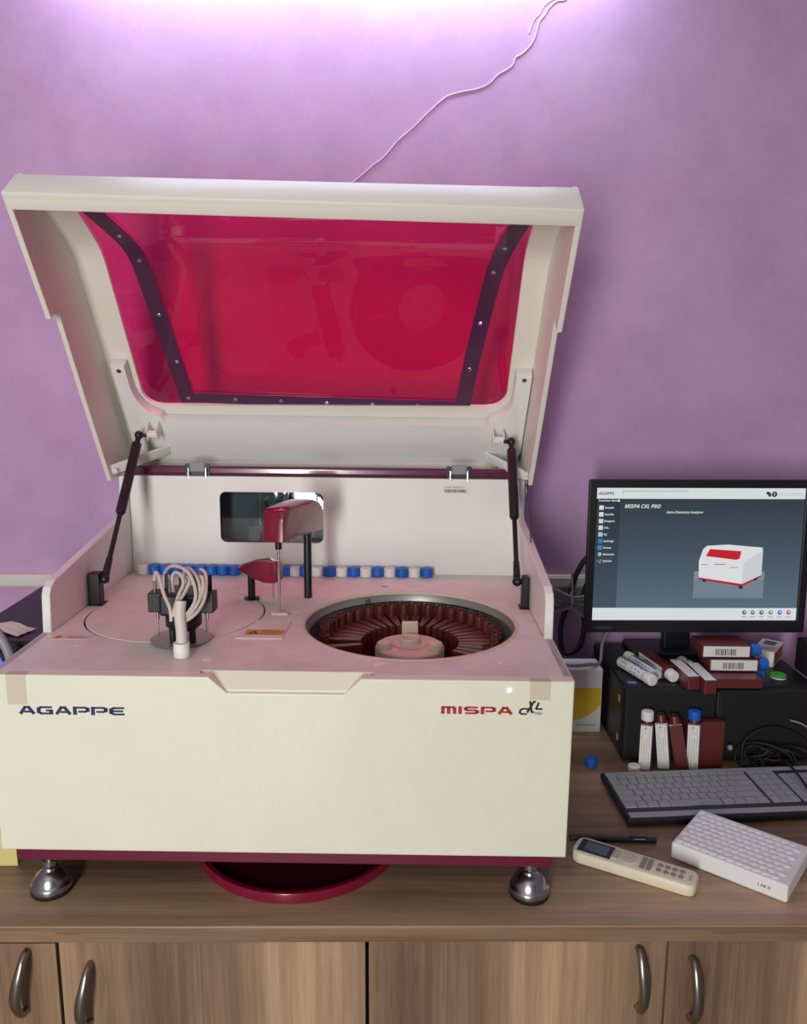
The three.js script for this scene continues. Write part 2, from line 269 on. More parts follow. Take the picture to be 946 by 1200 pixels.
  for (const [x, z, s] of [[-0.125, -0.073, 0.007], [0.142, -0.061, 0.008], [-0.35, -0.125, 0.005], [0.33, -0.075, 0.004]]) {
    const q = []; for (let i = 0; i < 9; i++) { const a = i / 9 * 6.283, r = s * rr(0.6, 1.1); q.push([x + 1.5 * r * Math.cos(a), -z + r * Math.sin(a)]); }
    part(an, 'paint_chip', flat(extr(poly(q), 0.0005)).translate(0, DY, 0), M.capWhite, 'white chip mark in the deck paint');
  }
  // sides and back
  for (const s of [-1, 1]) {
    const h = poly([[0.0, PB], [0.0, DY], [0.186, DY], [0.19, 0.455], [0.197, 0.467], [0.215, 0.475], [0.56, 0.522], [0.575, 0.53], [0.578, 0.602], [0.7, 0.602], [0.7, PB]]);
    h.getPoints(); const g = extr(h, 0.0145, 0.002).rotateY(Math.PI / 2).translate(s > 0 ? 0.4155 : -0.43, 0, 0);
    const p = g.attributes.position; for (let i = 0; i < p.count; i++) if (p.getZ(i) > -0.0195) p.setZ(i, -0.0185);
    part(an, 'side_panel', metreUv(g), M.white);
  }
  const b = poly([[-0.4145, DY - 0.012], [0.4145, DY - 0.012], [0.4145, 0.601], [-0.4145, 0.601]]); b.holes.push(roundRectPath(new THREE.Path(), -0.222, 0.457, 0.001, 0.568, 0.014));
  const bp = part(an, 'back_panel', metreUv(extr(b, 0.006).translate(0, 0, -DB - 0.006)), M.white);
  part(bp, 'viewing_pane', slabBox(-0.226, 0.005, 0.453, 0.572, -DB - 0.0115, -DB - 0.0085), M.glass, 'clear rounded viewing window');
  const bc = canvasTex(256, 64, (x, w, h) => { x.fillStyle = '#e4e4e0'; x.fillRect(0, 0, w, h); x.fillStyle = '#444'; x.font = '17px sans-serif'; x.fillText('S/N CXLP 0185000 2018', 8, 20); x.fillStyle = '#222'; for (let i = 10; i < 215;) { const k = 2 + Math.floor(rnd() * 5); x.fillRect(i, 30, k, 26); i += k + 2 + Math.floor(rnd() * 4); } });
  part(bp, 'barcode_label', new THREE.BoxGeometry(0.058, 0.017, 0.0004).translate(0.288, 0.5785, -DB + 0.0003), [M.label, M.label, M.label, M.label, S(0xffffff, 0.5, 0, { map: bc }), M.label]);
  part(an, 'rear_housing', [slabBox(-0.4145, 0.4145, PB, 0.602, -0.7, -0.694), slabBox(-0.4145, 0.4145, 0.594, 0.601, -0.694, -DB - 0.006)], M.white);
  part(an, 'pump_chamber', [slabBox(-0.25, 0.03, 0.44, 0.446, -0.69, -DB - 0.012), slabBox(-0.25, -0.245, 0.446, 0.59, -0.69, -DB - 0.012), slabBox(-0.25, 0.03, 0.446, 0.59, -0.693, -0.688), slabBox(-0.25, 0.03, 0.58, 0.586, -0.69, -DB - 0.012), slabBox(0.025, 0.03, 0.446, 0.59, -0.69, -DB - 0.012)], S(0x59626a, 0.55), 'grey interior behind the viewing window');
  part(an, 'reagent_pack', [box(-0.066, -0.008, 0.528, 0.576, -0.66, -0.617, 0.006), rod([-0.037, 0.447, -0.64], [-0.037, 0.53, -0.64], 0.006)], M.label, 'white container behind the viewing window');
  part(an, 'guide_rail', rod([-0.142, 0.447, -0.64], [-0.142, 0.556, -0.64], 0.0025), M.chrome);
  part(an, 'pump_block', [box(-0.17, -0.11, 0.447, 0.485, -0.68, -0.64, 0.003), rod([-0.12, 0.485, -0.66], [-0.075, 0.57, -0.66], 0.004), rod([-0.10, 0.485, -0.655], [-0.10, 0.53, -0.655], 0.008), tube([[-0.13, 0.48, -0.65], [-0.12, 0.53, -0.645], [-0.09, 0.555, -0.65], [-0.085, 0.5, -0.655]], 0.002)], M.grey);
  part(an, 'hinge_beam', box(-0.412, 0.412, 0.601, 0.6225, -0.655, -0.607, 0.0075, 4), M.stripMaroon, 'dark maroon glossy beam along the hinge');
  for (const x of [-0.269, 0.292]) {
    const h = grp(an, 'hinge');
    part(h, 'hinge_leaf', box(x - 0.016, x + 0.016, 0.6105, 0.63, -0.6055, -0.6025, 0.001), M.grey);
    part(h, 'hinge_gap', box(x - 0.0265, x + 0.0265, 0.5985, 0.627, -0.6068, -0.6045, 0.001), M.black, 'black hinge recess');
    for (const s of [-1, 1]) part(h, 'hinge_knuckle', rod([x + s * 0.0185, 0.597, -0.602], [x + s * 0.0185, 0.6185, -0.602], 0.0042), M.chrome, 'bright metal knuckle');
  }
  // base frame and feet
  part(an, 'base_frame', box(-0.41, 0.41, PB - 0.022, PB, -0.69, -0.008, 0.002), M.maroon, 'dark maroon base frame');
  for (const z of [-0.062, -0.62]) for (const x of [-0.387, 0.387]) {
    const w = m2w(x, 0, z), dy = CT - w.y + 0.0006, f = grp(an, 'levelling_foot'); f.position.set(x, dy, z);
    part(f, 'foot_pad', lathe([[0, 0], [0.0315, 0], [0.0325, 0.004], [0.0325, 0.007]], 36), M.rubber, 'black rubber pad');
    part(f, 'foot_bell', lathe([[0.032, 0.0065], [0.0325, 0.013], [0.031, 0.0165], [0.0275, 0.0182], [0.0262, 0.024], [0.0215, 0.032], [0.014, 0.038], [0.0115, 0.0395], [0.0115, 0.046], [0, 0.046]], 36), M.steel, 'turned steel bell foot');
    part(f, 'foot_bolt', [rod([0, 0.045, 0], [0, PB - 0.02 - dy, 0], 0.0075), new THREE.CylinderGeometry(0.0125, 0.0125, 0.009, 6).translate(0, 0.05, 0)], M.steel);
  }
}
{ // reagent carousel
  const [cx, cz] = CAR;
  part(an, 'carousel_rim', lathe([[CR - 0.001, -0.013], [CR - 0.001, 0.0012], [CR + 0.004, 0.0018], [CR + 0.006, 0.0002]], 96).translate(cx, DY, cz), M.beige, 'pale lip round the carousel opening');
  part(an, 'carousel_bowl', lathe([[0, -0.118], [CR - 0.004, -0.118], [CR - 0.0015, -0.114], [CR - 0.0012, -0.022], [CR - 0.006, -0.0205], [CR - 0.006, -0.0185], [CR - 0.0012, -0.017], [CR - 0.0012, -0.002]], 96).translate(cx, DY, cz), new THREE.MeshStandardMaterial({ color: 0xaeb0aa, roughness: 0.4, metalness: 0.45, side: THREE.DoubleSide }), 'grey metal bowl of the carousel');
  part(an, 'bowl_groove', new THREE.TorusGeometry(CR - 0.0065, 0.0014, 6, 96).rotateX(Math.PI / 2).translate(cx, DY - 0.0165, cz), M.black, 'dark line round the bowl wall');
  part(an, 'bowl_clip', box(cx - 0.088, cx - 0.08, DY - 0.026, DY - 0.006, cz - 0.164, cz - 0.16, 0.001), M.darkSteel);
  const r = part(an, 'carousel_rotor', lathe([[0, -0.098], [0.172, -0.098], [0.174, -0.1], [0.174, -0.108], [0, -0.108]], 72).translate(cx, DY, cz), M.black, 'dark turning tray');
  part(r, 'rotor_hub', lathe([[0.062, -0.098], [0.062, -0.046], [0.058, -0.042], [0.03, -0.042], [0.029, -0.038], [0, -0.038]], 40).translate(cx, DY, cz), M.beige, 'pale hub of the tray');
  part(r, 'rotor_knob', [lathe([[0.021, -0.04], [0.019, -0.021], [0.0175, -0.019], [0.0135, -0.019], [0.0125, -0.024], [0, -0.024]], 32).translate(0, -0.008, 0).translate(cx, DY, cz), box(cx - 0.015, cx + 0.015, DY - 0.04, DY - 0.012, cz - 0.045, cz - 0.039, 0.002)], M.beige, 'pale gripping knob');
  for (const s of [-1, 1]) part(r, 'hub_boss', lathe([[0.014, -0.044], [0.013, -0.032], [0.01, -0.03], [0, -0.03]], 24).translate(cx + s * 0.045, DY, cz + 0.018), M.beige);
}
{ // wash head over the incubator cover
  const wx = -0.18, wz = -0.15, w = grp(an, 'wash_head', 'black wash head with tubes and fine needles');
  part(w, 'wash_plate', lathe([[0, 0], [0.049, 0], [0.05, -0.0008], [0.05, -0.002], [0, -0.002]], 48).translate(wx - 0.008, DY + 0.0035, wz - 0.012), S(0x9a9490, 0.4, 0.4), 'grey round plate under the wash head');
  part(w, 'wash_posts', [rod([wx - 0.016, DY, wz + 0.01], [wx - 0.016, DY + 0.045, wz + 0.01], 0.0055), rod([wx + 0.016, DY, wz + 0.01], [wx + 0.016, DY + 0.045, wz + 0.01], 0.0055), lathe([[0.009, 0], [0.009, 0.0025], [0.0055, 0.003]], 16).translate(wx - 0.016, DY, wz + 0.01), lathe([[0.009, 0], [0.009, 0.0025], [0.0055, 0.003]], 16).translate(wx + 0.016, DY, wz + 0.01)], M.black);
  part(w, 'wash_collar', lathe([[0, 0.024], [0.022, 0.024], [0.029, 0.031], [0.029, 0.055], [0, 0.055]], 32).translate(wx, DY, wz), M.black);
  part(w, 'wash_body', [box(wx - 0.053, wx + 0.053, DY + 0.054, DY + 0.086, wz - 0.014, wz + 0.016, 0.002), box(wx - 0.033, wx + 0.033, DY + 0.05, DY + 0.0865, wz - 0.04, wz + 0.026, 0.006)], M.blackSatin);
  for (let i = 0; i < 8; i++) { const x = wx - 0.041 + i * 0.0118, z = wz + (i % 2 ? -0.012 : 0.012); part(w, 'tube_nipple', rod([x, DY + 0.085, z], [x, DY + 0.106 + (i % 3) * 0.005, z], i % 2 ? 0.0034 : 0.0028), i % 2 ? M.black : M.chrome); }
  for (const [x, z, y0] of [[wx - 0.041, wz + 0.004, 0.012], [wx + 0.04, wz + 0.004, 0.01], [wx - 0.03, wz - 0.02, 0.008], [wx + 0.032, wz - 0.02, 0.008]]) part(w, 'wash_needle', [rod([x, DY + y0, z], [x, DY + 0.056, z], 0.0012, 0.0012, 8), rod([x, DY + 0.04, z], [x, DY + 0.056, z], 0.0026, 0.0026, 10)], M.steel);
  const ex = -0.166, ez = -0.088;
  const cp = (cx, cy, z) => [-0.18 + (cx * 0.1586 - 64) / 695, 0.52 - (cy * 0.1586 - 23) * 0.001436, z];
  for (const q of [
    [[222, 330, -0.14], [222, 230, -0.14], [240, 180, -0.134], [275, 195, -0.122], [330, 300, -0.105], [385, 390, -0.092], [395, 470, -0.088]],
    [[250, 320, -0.165], [262, 220, -0.165], [320, 160, -0.155], [400, 146, -0.14], [480, 172, -0.125], [535, 250, -0.112], [545, 340, -0.104], [500, 420, -0.096], [430, 480, -0.09]],
    [[350, 330, -0.14], [345, 230, -0.14], [370, 185, -0.135], [420, 180, -0.125], [455, 225, -0.115], [430, 320, -0.1], [408, 420, -0.09]],
    [[395, 330, -0.165], [395, 230, -0.165], [440, 165, -0.15], [510, 185, -0.135], [560, 260, -0.12], [570, 340, -0.108], [520, 425, -0.098], [436, 490, -0.09]],
    [[440, 330, -0.14], [440, 260, -0.14], [465, 215, -0.132], [490, 225, -0.122], [470, 290, -0.108], [420, 380, -0.094], [404, 440, -0.089]],
    [[505, 330, -0.165], [505, 230, -0.165], [540, 178, -0.152], [582, 195, -0.14], [600, 270, -0.124], [596, 350, -0.112], [550, 430, -0.1], [440, 506, -0.09]],
    [[545, 330, -0.14], [540, 250, -0.14], [555, 205, -0.134], [580, 230, -0.125], [580, 320, -0.112], [530, 400, -0.1], [428, 470, -0.091]],
  ]) part(w, 'wash_tube', tube(q.map((v) => cp(...v)), 0.0028, 48, 8), M.tubeClear, 'thin whitish plastic tube');
  part(w, 'tube_wrap', tube([[ex - 0.002, DY + 0.086, ez - 0.008], [ex - 0.003, DY + 0.066, ez - 0.003], [ex, DY + 0.04, ez + 0.002], [ex + 0.001, DY + 0.02, ez + 0.006]], 0.0088, 20, 14), S(0xd5cdc6, 0.5), 'tubes wrapped in whitish tape');
  part(w, 'tube_ferrule', lathe([[0.0082, 0.0235], [0.0118, 0.0235], [0.0124, 0.0225], [0.0124, 0.001], [0.0116, 0], [0, 0]], 28).translate(ex + 0.001, DY + 0.0005, ez + 0.008), M.capWhite, 'white plastic sleeve');
}
function armBody(L0, L1, w, prof) { // plan-extruded arm: prof = side outline [along, up]
  const g = extr(poly(prof), w, w * 0.13, 8).translate(0, 0, -w / 2); return toCreasedNormals(g, 0.7);
}
{ // sampling arm
  const a = grp(an, 'sampling_arm'), px = -0.01, pz = -0.413, nx = -0.048, nz = -0.302, ang = Math.atan2(-(nz - pz), nx - px), L = Math.hypot(nx - px, nz - pz);
  part(a, 'arm_post', rod([px, DY, pz], [px, 0.535, pz], 0.0078, 0.0078, 20), M.black, 'black arm post');
  const g = armBody(0, 0, 0.042, [[-0.034, 0.522], [-0.036, 0.55], [-0.03, 0.566], [-0.015, 0.579], [0.01, 0.5875], [0.05, 0.591], [0.105, 0.59], [0.126, 0.588], [0.134, 0.582], [0.138, 0.565], [0.139, 0.531], [0.136, 0.529], [0.09, 0.53], [0.03, 0.524]]);
  g.rotateY(ang).translate(px, 0, pz); part(a, 'arm_cover', g, M.maroonGloss, 'glossy dark red arm cover');
  part(a, 'needle_holder', rod([nx, 0.513, nz], [nx, 0.533, nz], 0.0062), M.black);
  part(a, 'needle', [rod([nx, 0.43, nz], [nx, 0.516, nz], 0.0024, 0.0024, 10), rod([nx, DY + 0.006, nz], [nx, 0.432, nz], 0.0014, 0.0014, 8)], M.chrome, 'long steel sampling needle');
  part(a, 'needle_ring', lathe([[0.007, 0], [0.009, 0.001], [0.009, 0.003], [0.004, 0.003]], 18).translate(nx, DY, nz - 0.012), M.beige);
}
{ // stirrer arm
  const a = grp(an, 'stirrer_arm'), px = -0.117, pz = -0.396, nx = -0.072, nz = -0.378, ang = Math.atan2(-(nz - pz), nx - px);
  part(a, 'arm_post', [rod([px, DY, pz], [px, 0.437, pz], 0.0072, 0.0072, 20), lathe([[0, 0.003], [0.015, 0.003], [0.0155, 0]], 24).translate(px, DY, pz)], M.black, 'short black arm post');
  const g = armBody(0, 0, 0.03, [[-0.02, 0.449], [-0.02, 0.455], [-0.01, 0.463], [0.01, 0.47], [0.035, 0.474], [0.06, 0.473], [0.063, 0.465], [0.063, 0.436], [0.058, 0.431], [0.035, 0.43], [0.01, 0.436]]);
  g.rotateY(ang).translate(px, 0, pz); part(a, 'arm_cover', g, M.maroonGloss, 'glossy dark red tapered arm cover');
  part(a, 'stirrer_paddle', rod([nx, DY + 0.005, nz], [nx, 0.436, nz], 0.0014, 0.0014, 8), M.chrome);
}

// ---------------------------------------------------------------- lid (a part of the analyser; built closed, then swung open)
const TH = 0.9271, KT = -0.0307, LW = 0.44, LY = 0.5907, LZ = -0.5283;
function lidPoint(w, v, u) { const a = TH + KT * w / LW; return [w, v * Math.cos(a) + u * Math.sin(a) + LY, -v * Math.sin(a) + u * Math.cos(a) + LZ]; }
function swing(g, crease = 0.5) { // geometry in (across, up, towards the front) -> opened
  if (g.index) g = g.toNonIndexed();
  const p = g.attributes.position; for (let i = 0; i < p.count; i++) p.setXYZ(i, ...lidPoint(p.getX(i), p.getY(i), p.getZ(i)));
  g.deleteAttribute('normal'); return toCreasedNormals(g, crease);
}
// side profile of the lid roof: flat at the back, bending down to the front
const PS = []; { let u = -0.06, v = 0.16; for (let i = 0; i <= 700; i++) { const s = i / 1000, k = Math.min(1, Math.max(0, (s - 0.45) / 0.09)), al = 0.5 * (k * k * (3 - 2 * k)); PS.push([u, v, al]); u += Math.cos(al) / 1000; v -= Math.sin(al) / 1000; } }
const roofAt = (s, o) => { const f = Math.min(699, Math.max(0, s * 1000)), i = Math.floor(f), t = f - i, a = PS[i], b = PS[i + 1]; const al = a[2]; return [a[0] + (b[0] - a[0]) * t + Math.sin(al) * o, a[1] + (b[1] - a[1]) * t + Math.cos(al) * o]; };
const SEND = 0.688;
function sheet(rows, t) { // rows of [w, s]; a curved sheet of thickness t over the roof line
  const nr = rows.length, nc = rows[0].length, pos = [], idx = [];
  for (const o of [0, t]) for (const r of rows) for (const [w, s, oo = 0] of r) { const [u, v] = roofAt(s, o + oo); pos.push(w, v, u); }
  const N = nr * nc, q = (a, b, c, d) => idx.push(a, b, c, a, c, d);
  for (let i = 0; i + 1 < nr; i++) for (let j = 0; j + 1 < nc; j++) { const a = i * nc + j; q(a, a + 1, a + nc + 1, a + nc); q(N + a, N + a + nc, N + a + nc + 1, N + a + 1); }
  if (t > 0) {
    for (let i = 0; i + 1 < nr; i++) for (const j of [0, nc - 1]) { const a = i * nc + j; q(a, a + nc, N + a + nc, N + a); }
    for (let j = 0; j + 1 < nc; j++) for (const i of [0, nr - 1]) { const a = i * nc + j; q(a, N + a, N + a + 1, a + 1); }
  } else idx.length /= 1;
  const g = new THREE.BufferGeometry(); g.setAttribute('position', new THREE.Float32BufferAttribute(pos, 3)); g.setIndex(idx); g.computeVertexNormals(); return g;
}
const lerpRow = (a, b, n, s) => Array.from({ length: n + 1 }, (_, i) => [a + (b - a) * i / n, s]);
{
  const lid = grp(an, 'lid', 'raised cream lid with crimson window');
  const S0 = 0.142, WLft = -0.376, WRgt = 0.386, R0 = 0.04, IN = 0.431, T = 0.008, rowsS = [];
  for (let s = S0; s < SEND; s += s < S0 + R0 ? 0.003 : s > 0.43 && s < 0.57 ? 0.006 : 0.03) rowsS.push(s); rowsS.push(SEND);
  const cut = (s) => { const k = Math.max(0, R0 - (s - S0)); return R0 - Math.sqrt(Math.max(0, R0 * R0 - k * k)); };
  const walls = [];
  for (const sd of [-1, 1]) {
    const line = [[0.612, 0], [0.393, 0], [0.391, 0.034], [0.2, 0.022], [0.0, 0.013], [-0.03, 0.06], [-0.06, 0.12]];
    for (let s = 0; s <= SEND + 0.001; s += 0.02) { const [u, v] = roofAt(s, T); line.push([u, v]); }
    line.push([0.612, roofAt(SEND, T)[1] - 0.002]);
    const g = extr(poly(line), 0.0095, 0.0018).applyMatrix4(new THREE.Matrix4().set(0, 0, 1, sd > 0 ? LW - 0.0095 : -LW, 0, 1, 0, 0, 1, 0, 0, 0, 0, 0, 0, 1));
    // matrix maps (u, v, d) to (d, v, u): a mirror, so the winding is turned round
    const p = g.attributes.position.array; for (let i = 0; i < p.length; i += 9) for (let k = 0; k < 3; k++) { const t = p[i + 3 + k]; p[i + 3 + k] = p[i + 6 + k]; p[i + 6 + k] = t; }
    walls.push(swing(g, 0.3));
  }
  const seg = (x0, x1, y0, y1, z0, z1, r) => swing(new RoundedBoxGeometry(x1 - x0, y1 - y0, z1 - z0, 2, r).translate((x0 + x1) / 2, (y0 + y1) / 2, (z0 + z1) / 2), 0.5);
  part(lid, 'lid_shell', merge([...walls,
    seg(-LW, LW, 0, 0.0655, 0.603, 0.614, 0.0018), seg(-LW + 0.002, LW - 0.002, 0, 0.009, 0.586, 0.611, 0.0018),
    swing(sheet([lerpRow(-IN, IN, 10, 0.0), lerpRow(-IN, IN, 10, 0.07), lerpRow(-IN, IN, 10, S0)], T), 0.5),
    swing(sheet(rowsS.map((s) => lerpRow(-IN, WLft + cut(s), 3, s)), T), 0.5), swing(sheet(rowsS.map((s) => lerpRow(WRgt - cut(s), IN, 3, s)), T), 0.5),
    seg(-LW + 0.002, LW - 0.002, 0.1, 0.166, -0.066, -0.058, 0.002)]), M.lidWhite);
  const paneRows = []; for (let s = S0 - 0.03; s < SEND - 0.004; s += s > 0.43 && s < 0.57 ? 0.006 : 0.03) paneRows.push(lerpRow(-0.42, 0.42, 12, s).map((q) => [...q, T + 0.0012])); paneRows.push(lerpRow(-0.42, 0.42, 12, SEND - 0.004).map((q) => [...q, T + 0.0012]));
  { const nr = paneRows.length, nc = paneRows[0].length, pos = [], idx = []; for (const r of paneRows) for (const [w, s, o] of r) { const [u, v] = roofAt(s, o); pos.push(w, v, u); }
    for (let i = 0; i + 1 < nr; i++) for (let j = 0; j + 1 < nc; j++) { const a = i * nc + j; idx.push(a, a + 1, a + nc + 1, a, a + nc + 1, a + nc); }
    const g = new THREE.BufferGeometry(); g.setAttribute('position', new THREE.Float32BufferAttribute(pos, 3)); g.setIndex(idx);
    part(lid, 'lid_window', swing(g, 1.2), M.plexi, 'crimson translucent plastic window'); }
  // dark strip with screws, laid on the inside of the window
  const sOf = (u) => { let b = 0; for (let i = 0; i < PS.length; i++) if (PS[i][0] <= u) b = i / 1000; return b; };
  const ribbon = (pts, hw) => sheetRibbon(pts, hw);
  function sheetRibbon(pts, hw) { // pts [w, u]
    const q = pts.map(([w, u]) => [w, sOf(u)]), rows = [];
    for (let i = 0; i < q.length; i++) { const a = q[Math.max(0, i - 1)], b = q[Math.min(q.length - 1, i + 1)], dw = b[0] - a[0], ds = b[1] - a[1], L = Math.hypot(dw, ds), nw = -ds / L * hw, ns = dw / L * hw;
      rows.push([[q[i][0] - nw, q[i][1] - ns, 0.004], [q[i][0] + nw, q[i][1] + ns, 0.004]]); }
    return swing(sheet(rows, 0.0022), 0.5);
  }
  const dens = (pts) => { const c = new THREE.CatmullRomCurve3(pts.map(([w, u]) => V(w, u, 0)), false, 'centripetal'); return c.getPoints(40).map((p) => [p.x, p.y]); };
  const left = dens([[-0.388, 0.58], [-0.362, 0.545], [-0.334, 0.478], [-0.316, 0.425], [-0.305, 0.33], [-0.293, 0.2], [-0.2835, 0.088]]), right = dens([[0.388, 0.57], [0.366, 0.52], [0.35, 0.455], [0.336, 0.4], [0.32, 0.291], [0.306, 0.179], [0.295, 0.07]]);
  const bottom = Array.from({ length: 12 }, (_, i) => [-0.297 + (0.306 + 0.297) * i / 11, 0.1 - 0.02 * i / 11]);
  part(lid, 'window_strip', merge([ribbon(left, 0.016), ribbon(right, 0.016), ribbon(bottom, 0.013)]), M.bracketStrip, 'dark plum strip screwed along the window');
  const screw = (w, u, o, lab) => { const s = sOf(u), [uu, v] = roofAt(s, o); const g = new THREE.SphereGeometry(0.0042, 12, 6, 0, Math.PI * 2, 0, Math.PI / 2).scale(1, 0.5, 1).rotateX(Math.PI).translate(w, v, uu); part(lid, 'screw', swing(g, 1.2), M.chrome); };
  for (const [w, u] of [[-0.33, 0.471], [-0.313, 0.414], [-0.301, 0.301], [-0.288, 0.192], [-0.283, 0.1], [-0.183, 0.0965], [-0.0865, 0.093], [0.0095, 0.089], [0.106, 0.086], [0.2015, 0.083], [0.297, 0.08], [0.305, 0.179], [0.318, 0.291], [0.334, 0.401], [0.348, 0.454]]) screw(w, u, 0.0042);
  // hinge plate: a white folded sheet with two arms
  const sh = new THREE.Shape(); sh.moveTo(-0.405, -0.058); sh.lineTo(0.42, -0.058); sh.lineTo(0.428, -0.03); sh.lineTo(0.428, 0.186); sh.lineTo(0.396, 0.186); sh.lineTo(0.396, 0.12); sh.bezierCurveTo(0.392, 0.085, 0.37, 0.07, 0.352, 0.064); sh.lineTo(0.345, 0.05); sh.lineTo(-0.335, 0.06); sh.lineTo(-0.342, 0.072); sh.bezierCurveTo(-0.372, 0.085, -0.386, 0.11, -0.387, 0.15); sh.lineTo(-0.387, 0.2); sh.lineTo(-0.415, 0.2); sh.lineTo(-0.415, -0.03); sh.closePath();
  const pg = extr(sh, 0.024, 0.0012, 10).applyMatrix4(new THREE.Matrix4().set(1, 0, 0, 0, 0, 0, 1, 0.1345, 0, 1, 0, 0, 0, 0, 0, 1));
  { const p = pg.attributes.position.array; for (let i = 0; i < p.length; i += 9) for (let k = 0; k < 3; k++) { const t = p[i + 3 + k]; p[i + 3 + k] = p[i + 6 + k]; p[i + 6 + k] = t; } }
  part(lid, 'hinge_plate', swing(pg, 0.4), M.plate, 'white folded metal hinge plate');
  for (const [w, u] of [[-0.4, 0.188], [0.413, 0.176], [-0.346, -0.017], [0.359, -0.035]]) { const g = new THREE.SphereGeometry(0.0048, 12, 6, 0, Math.PI * 2, 0, Math.PI / 2).scale(1, 0.6, 1).rotateX(Math.PI).translate(w, 0.1345, u); part(lid, 'screw', swing(g, 1.2), M.darkSteel); }
  for (const s of [-1, 1]) {
    const w0 = s < 0 ? -0.357 : 0.372, u0 = s < 0 ? 0.046 : 0.036;
    part(lid, 'strut_clevis', merge([seg(w0 - 0.012, w0 - 0.009, 0.1, 0.136, u0 - 0.012, u0 + 0.014, 0.001), seg(w0 + 0.009, w0 + 0.012, 0.1, 0.136, u0 - 0.012, u0 + 0.014, 0.001), seg(w0 - 0.012, w0 + 0.012, 0.102, 0.114, u0 - 0.006, u0 + 0.006, 0.002)]), M.linkWhite, 'small white clevis');
    const a = s < 0 ? V(-0.346, 0.128, -0.018) : V(0.359, 0.128, -0.036), b = s < 0 ? V(-0.428, 0.035, 0.012) : V(0.433, 0.035, 0.0), dirv = b.clone().sub(a), L = dirv.length();
    const bar = new RoundedBoxGeometry(L + 0.02, 0.024, 0.006, 2, 0.0025); const ux = dirv.clone().normalize(), uz = ux.clone().cross(V(0, 0, 1)).normalize(), uy = uz.clone().cross(ux);
    bar.applyMatrix4(new THREE.Matrix4().makeBasis(ux, uy, uz)).translate(...a.clone().lerp(b, 0.5).toArray());
    part(lid, 'lid_link', merge([swing(bar, 0.4), swing(new THREE.SphereGeometry(0.0055, 12, 8).translate(b.x - s * 0.004, b.y - 0.004, b.z), 1.2)]), M.linkWhite, 'white link arm');
  }
  // gas struts
  for (const s of [-1, 1]) {
    const g = grp(an, 'gas_strut', 'black gas strut'), top = lidPoint(s < 0 ? -0.383 : 0.398, 0.1, s < 0 ? 0.05 : 0.04), bot = s < 0 ? [-0.384, 0.44, -0.352] : [0.391, 0.441, -0.364];
    const at = (t) => bot.map((v, i) => v + (top[i] - v) * t);
    part(g, 'mount_block', [box(s < 0 ? -0.413 : 0.4, s < 0 ? -0.391 : 0.4135, DY, 0.452, bot[2] - 0.014, bot[2] + 0.01, 0.003), rod([s < 0 ? -0.396 : 0.404, bot[1], bot[2]], bot, 0.0045), box(s < 0 ? -0.4135 : 0.396, s < 0 ? -0.386 : 0.4135, DY, DY + 0.002, bot[2] - 0.016, bot[2] + 0.015, 0.0008)], M.black);
    part(g, 'piston_rod', [rod(at(0.05), at(0.46), 0.0048), rod(at(0.02), at(0.13), 0.0072, 0.006)], M.blackSatin);
    part(g, 'cylinder', [rod(at(0.44), at(0.93), 0.0098, 0.0098, 20), rod(at(0.425), at(0.445), 0.0075, 0.0098), rod(at(0.93), at(0.945), 0.0098, 0.006)], M.blackSatin);
    part(g, 'ball_end', ball(bot, 0.0092), M.black);
    part(g, 'ball_end', [ball(top, 0.0092), rod(at(0.93), top, 0.0055), rod(top, [top[0] + (s < 0 ? 0.016 : -0.016), top[1], top[2]], 0.004)], M.black);
  }
  const ca = lidPoint(0.428, 0.02, 0.0), cb = [0.421, 0.45, -0.36];
  part(an, 'stay_cable', [rod(ca, cb, 0.0013, 0.0013, 8), rod([ca[0], ca[1] + 0.006, ca[2]], [ca[0], ca[1] - 0.02, ca[2]], 0.0042)], M.darkSteel, 'thin steel stay wire');
}

// ================================================================ caps and bottles on the analyser
const capGeo = (() => { const pts = [[0, 0], [0.0122, 0], [0.0128, 0.001]]; pts.push([0.0128, 0.017], [0.0118, 0.0188], [0.0095, 0.0192], [0, 0.0192]);
  const g = lathe(pts, 30), p = g.attributes.position; for (let i = 0; i < p.count; i++) { const y = p.getY(i), r = Math.hypot(p.getX(i), p.getZ(i)); if (r > 0.0125 && y > 0.001) { const k = 1 + 0.012 * (Math.round(Math.atan2(p.getZ(i), p.getX(i)) / (Math.PI * 2) * 30) % 2 ? 1 : -1); p.setX(i, p.getX(i) * k); p.setZ(i, p.getZ(i) * k); } } g.computeVertexNormals(); return g; })();
{
  const xAt = (px) => -0.387 + (px - 163.5) * (0.612 / 336.5);       // along the row at the back of the deck
  const put = (px, mat, label, group, name) => { const m = single(name, capGeo, mat, label, 'cap', group); putOnMachine(m, xAt(px), DY + 0.0002, -0.578 + rr(-0.001, 0.001), rr(0, 3)); };
  put(163.5, M.capWhite, 'white bottle cap at the side-wall end of the solid blue cap row', undefined, 'bottle_cap');
  const nth = ['first', 'second', 'third', 'fourth', 'fifth', 'sixth', 'seventh', 'eighth'];
  for (const [i, p] of [177, 190.5, 204, 217.7, 231.4, 245, 258.6, 272.3].entries()) put(p, M.capBlue, `blue cap in the unbroken blue row, ${nth[i]} from the white cap at the side wall`, 'solid row of blue caps', 'bottle_cap');
  for (const [i, p] of [333.6, 355.2, 385.6, 414, 442.2, 471, 500.5].entries()) put(p, M.capBlue, `blue cap alternating with white ones, ${nth[i]} blue one counted from the stirrer arm`, 'blue caps of the alternating row', 'bottle_cap');
  for (const [i, p] of [344.4, 370.5, 399.8, 428.2, 456.6, 485.7].entries()) put(p, M.capWhite, `white cap alternating with blue ones, ${nth[i]} white one counted from the stirrer arm`, 'white caps of the alternating row', 'bottle_cap');
}
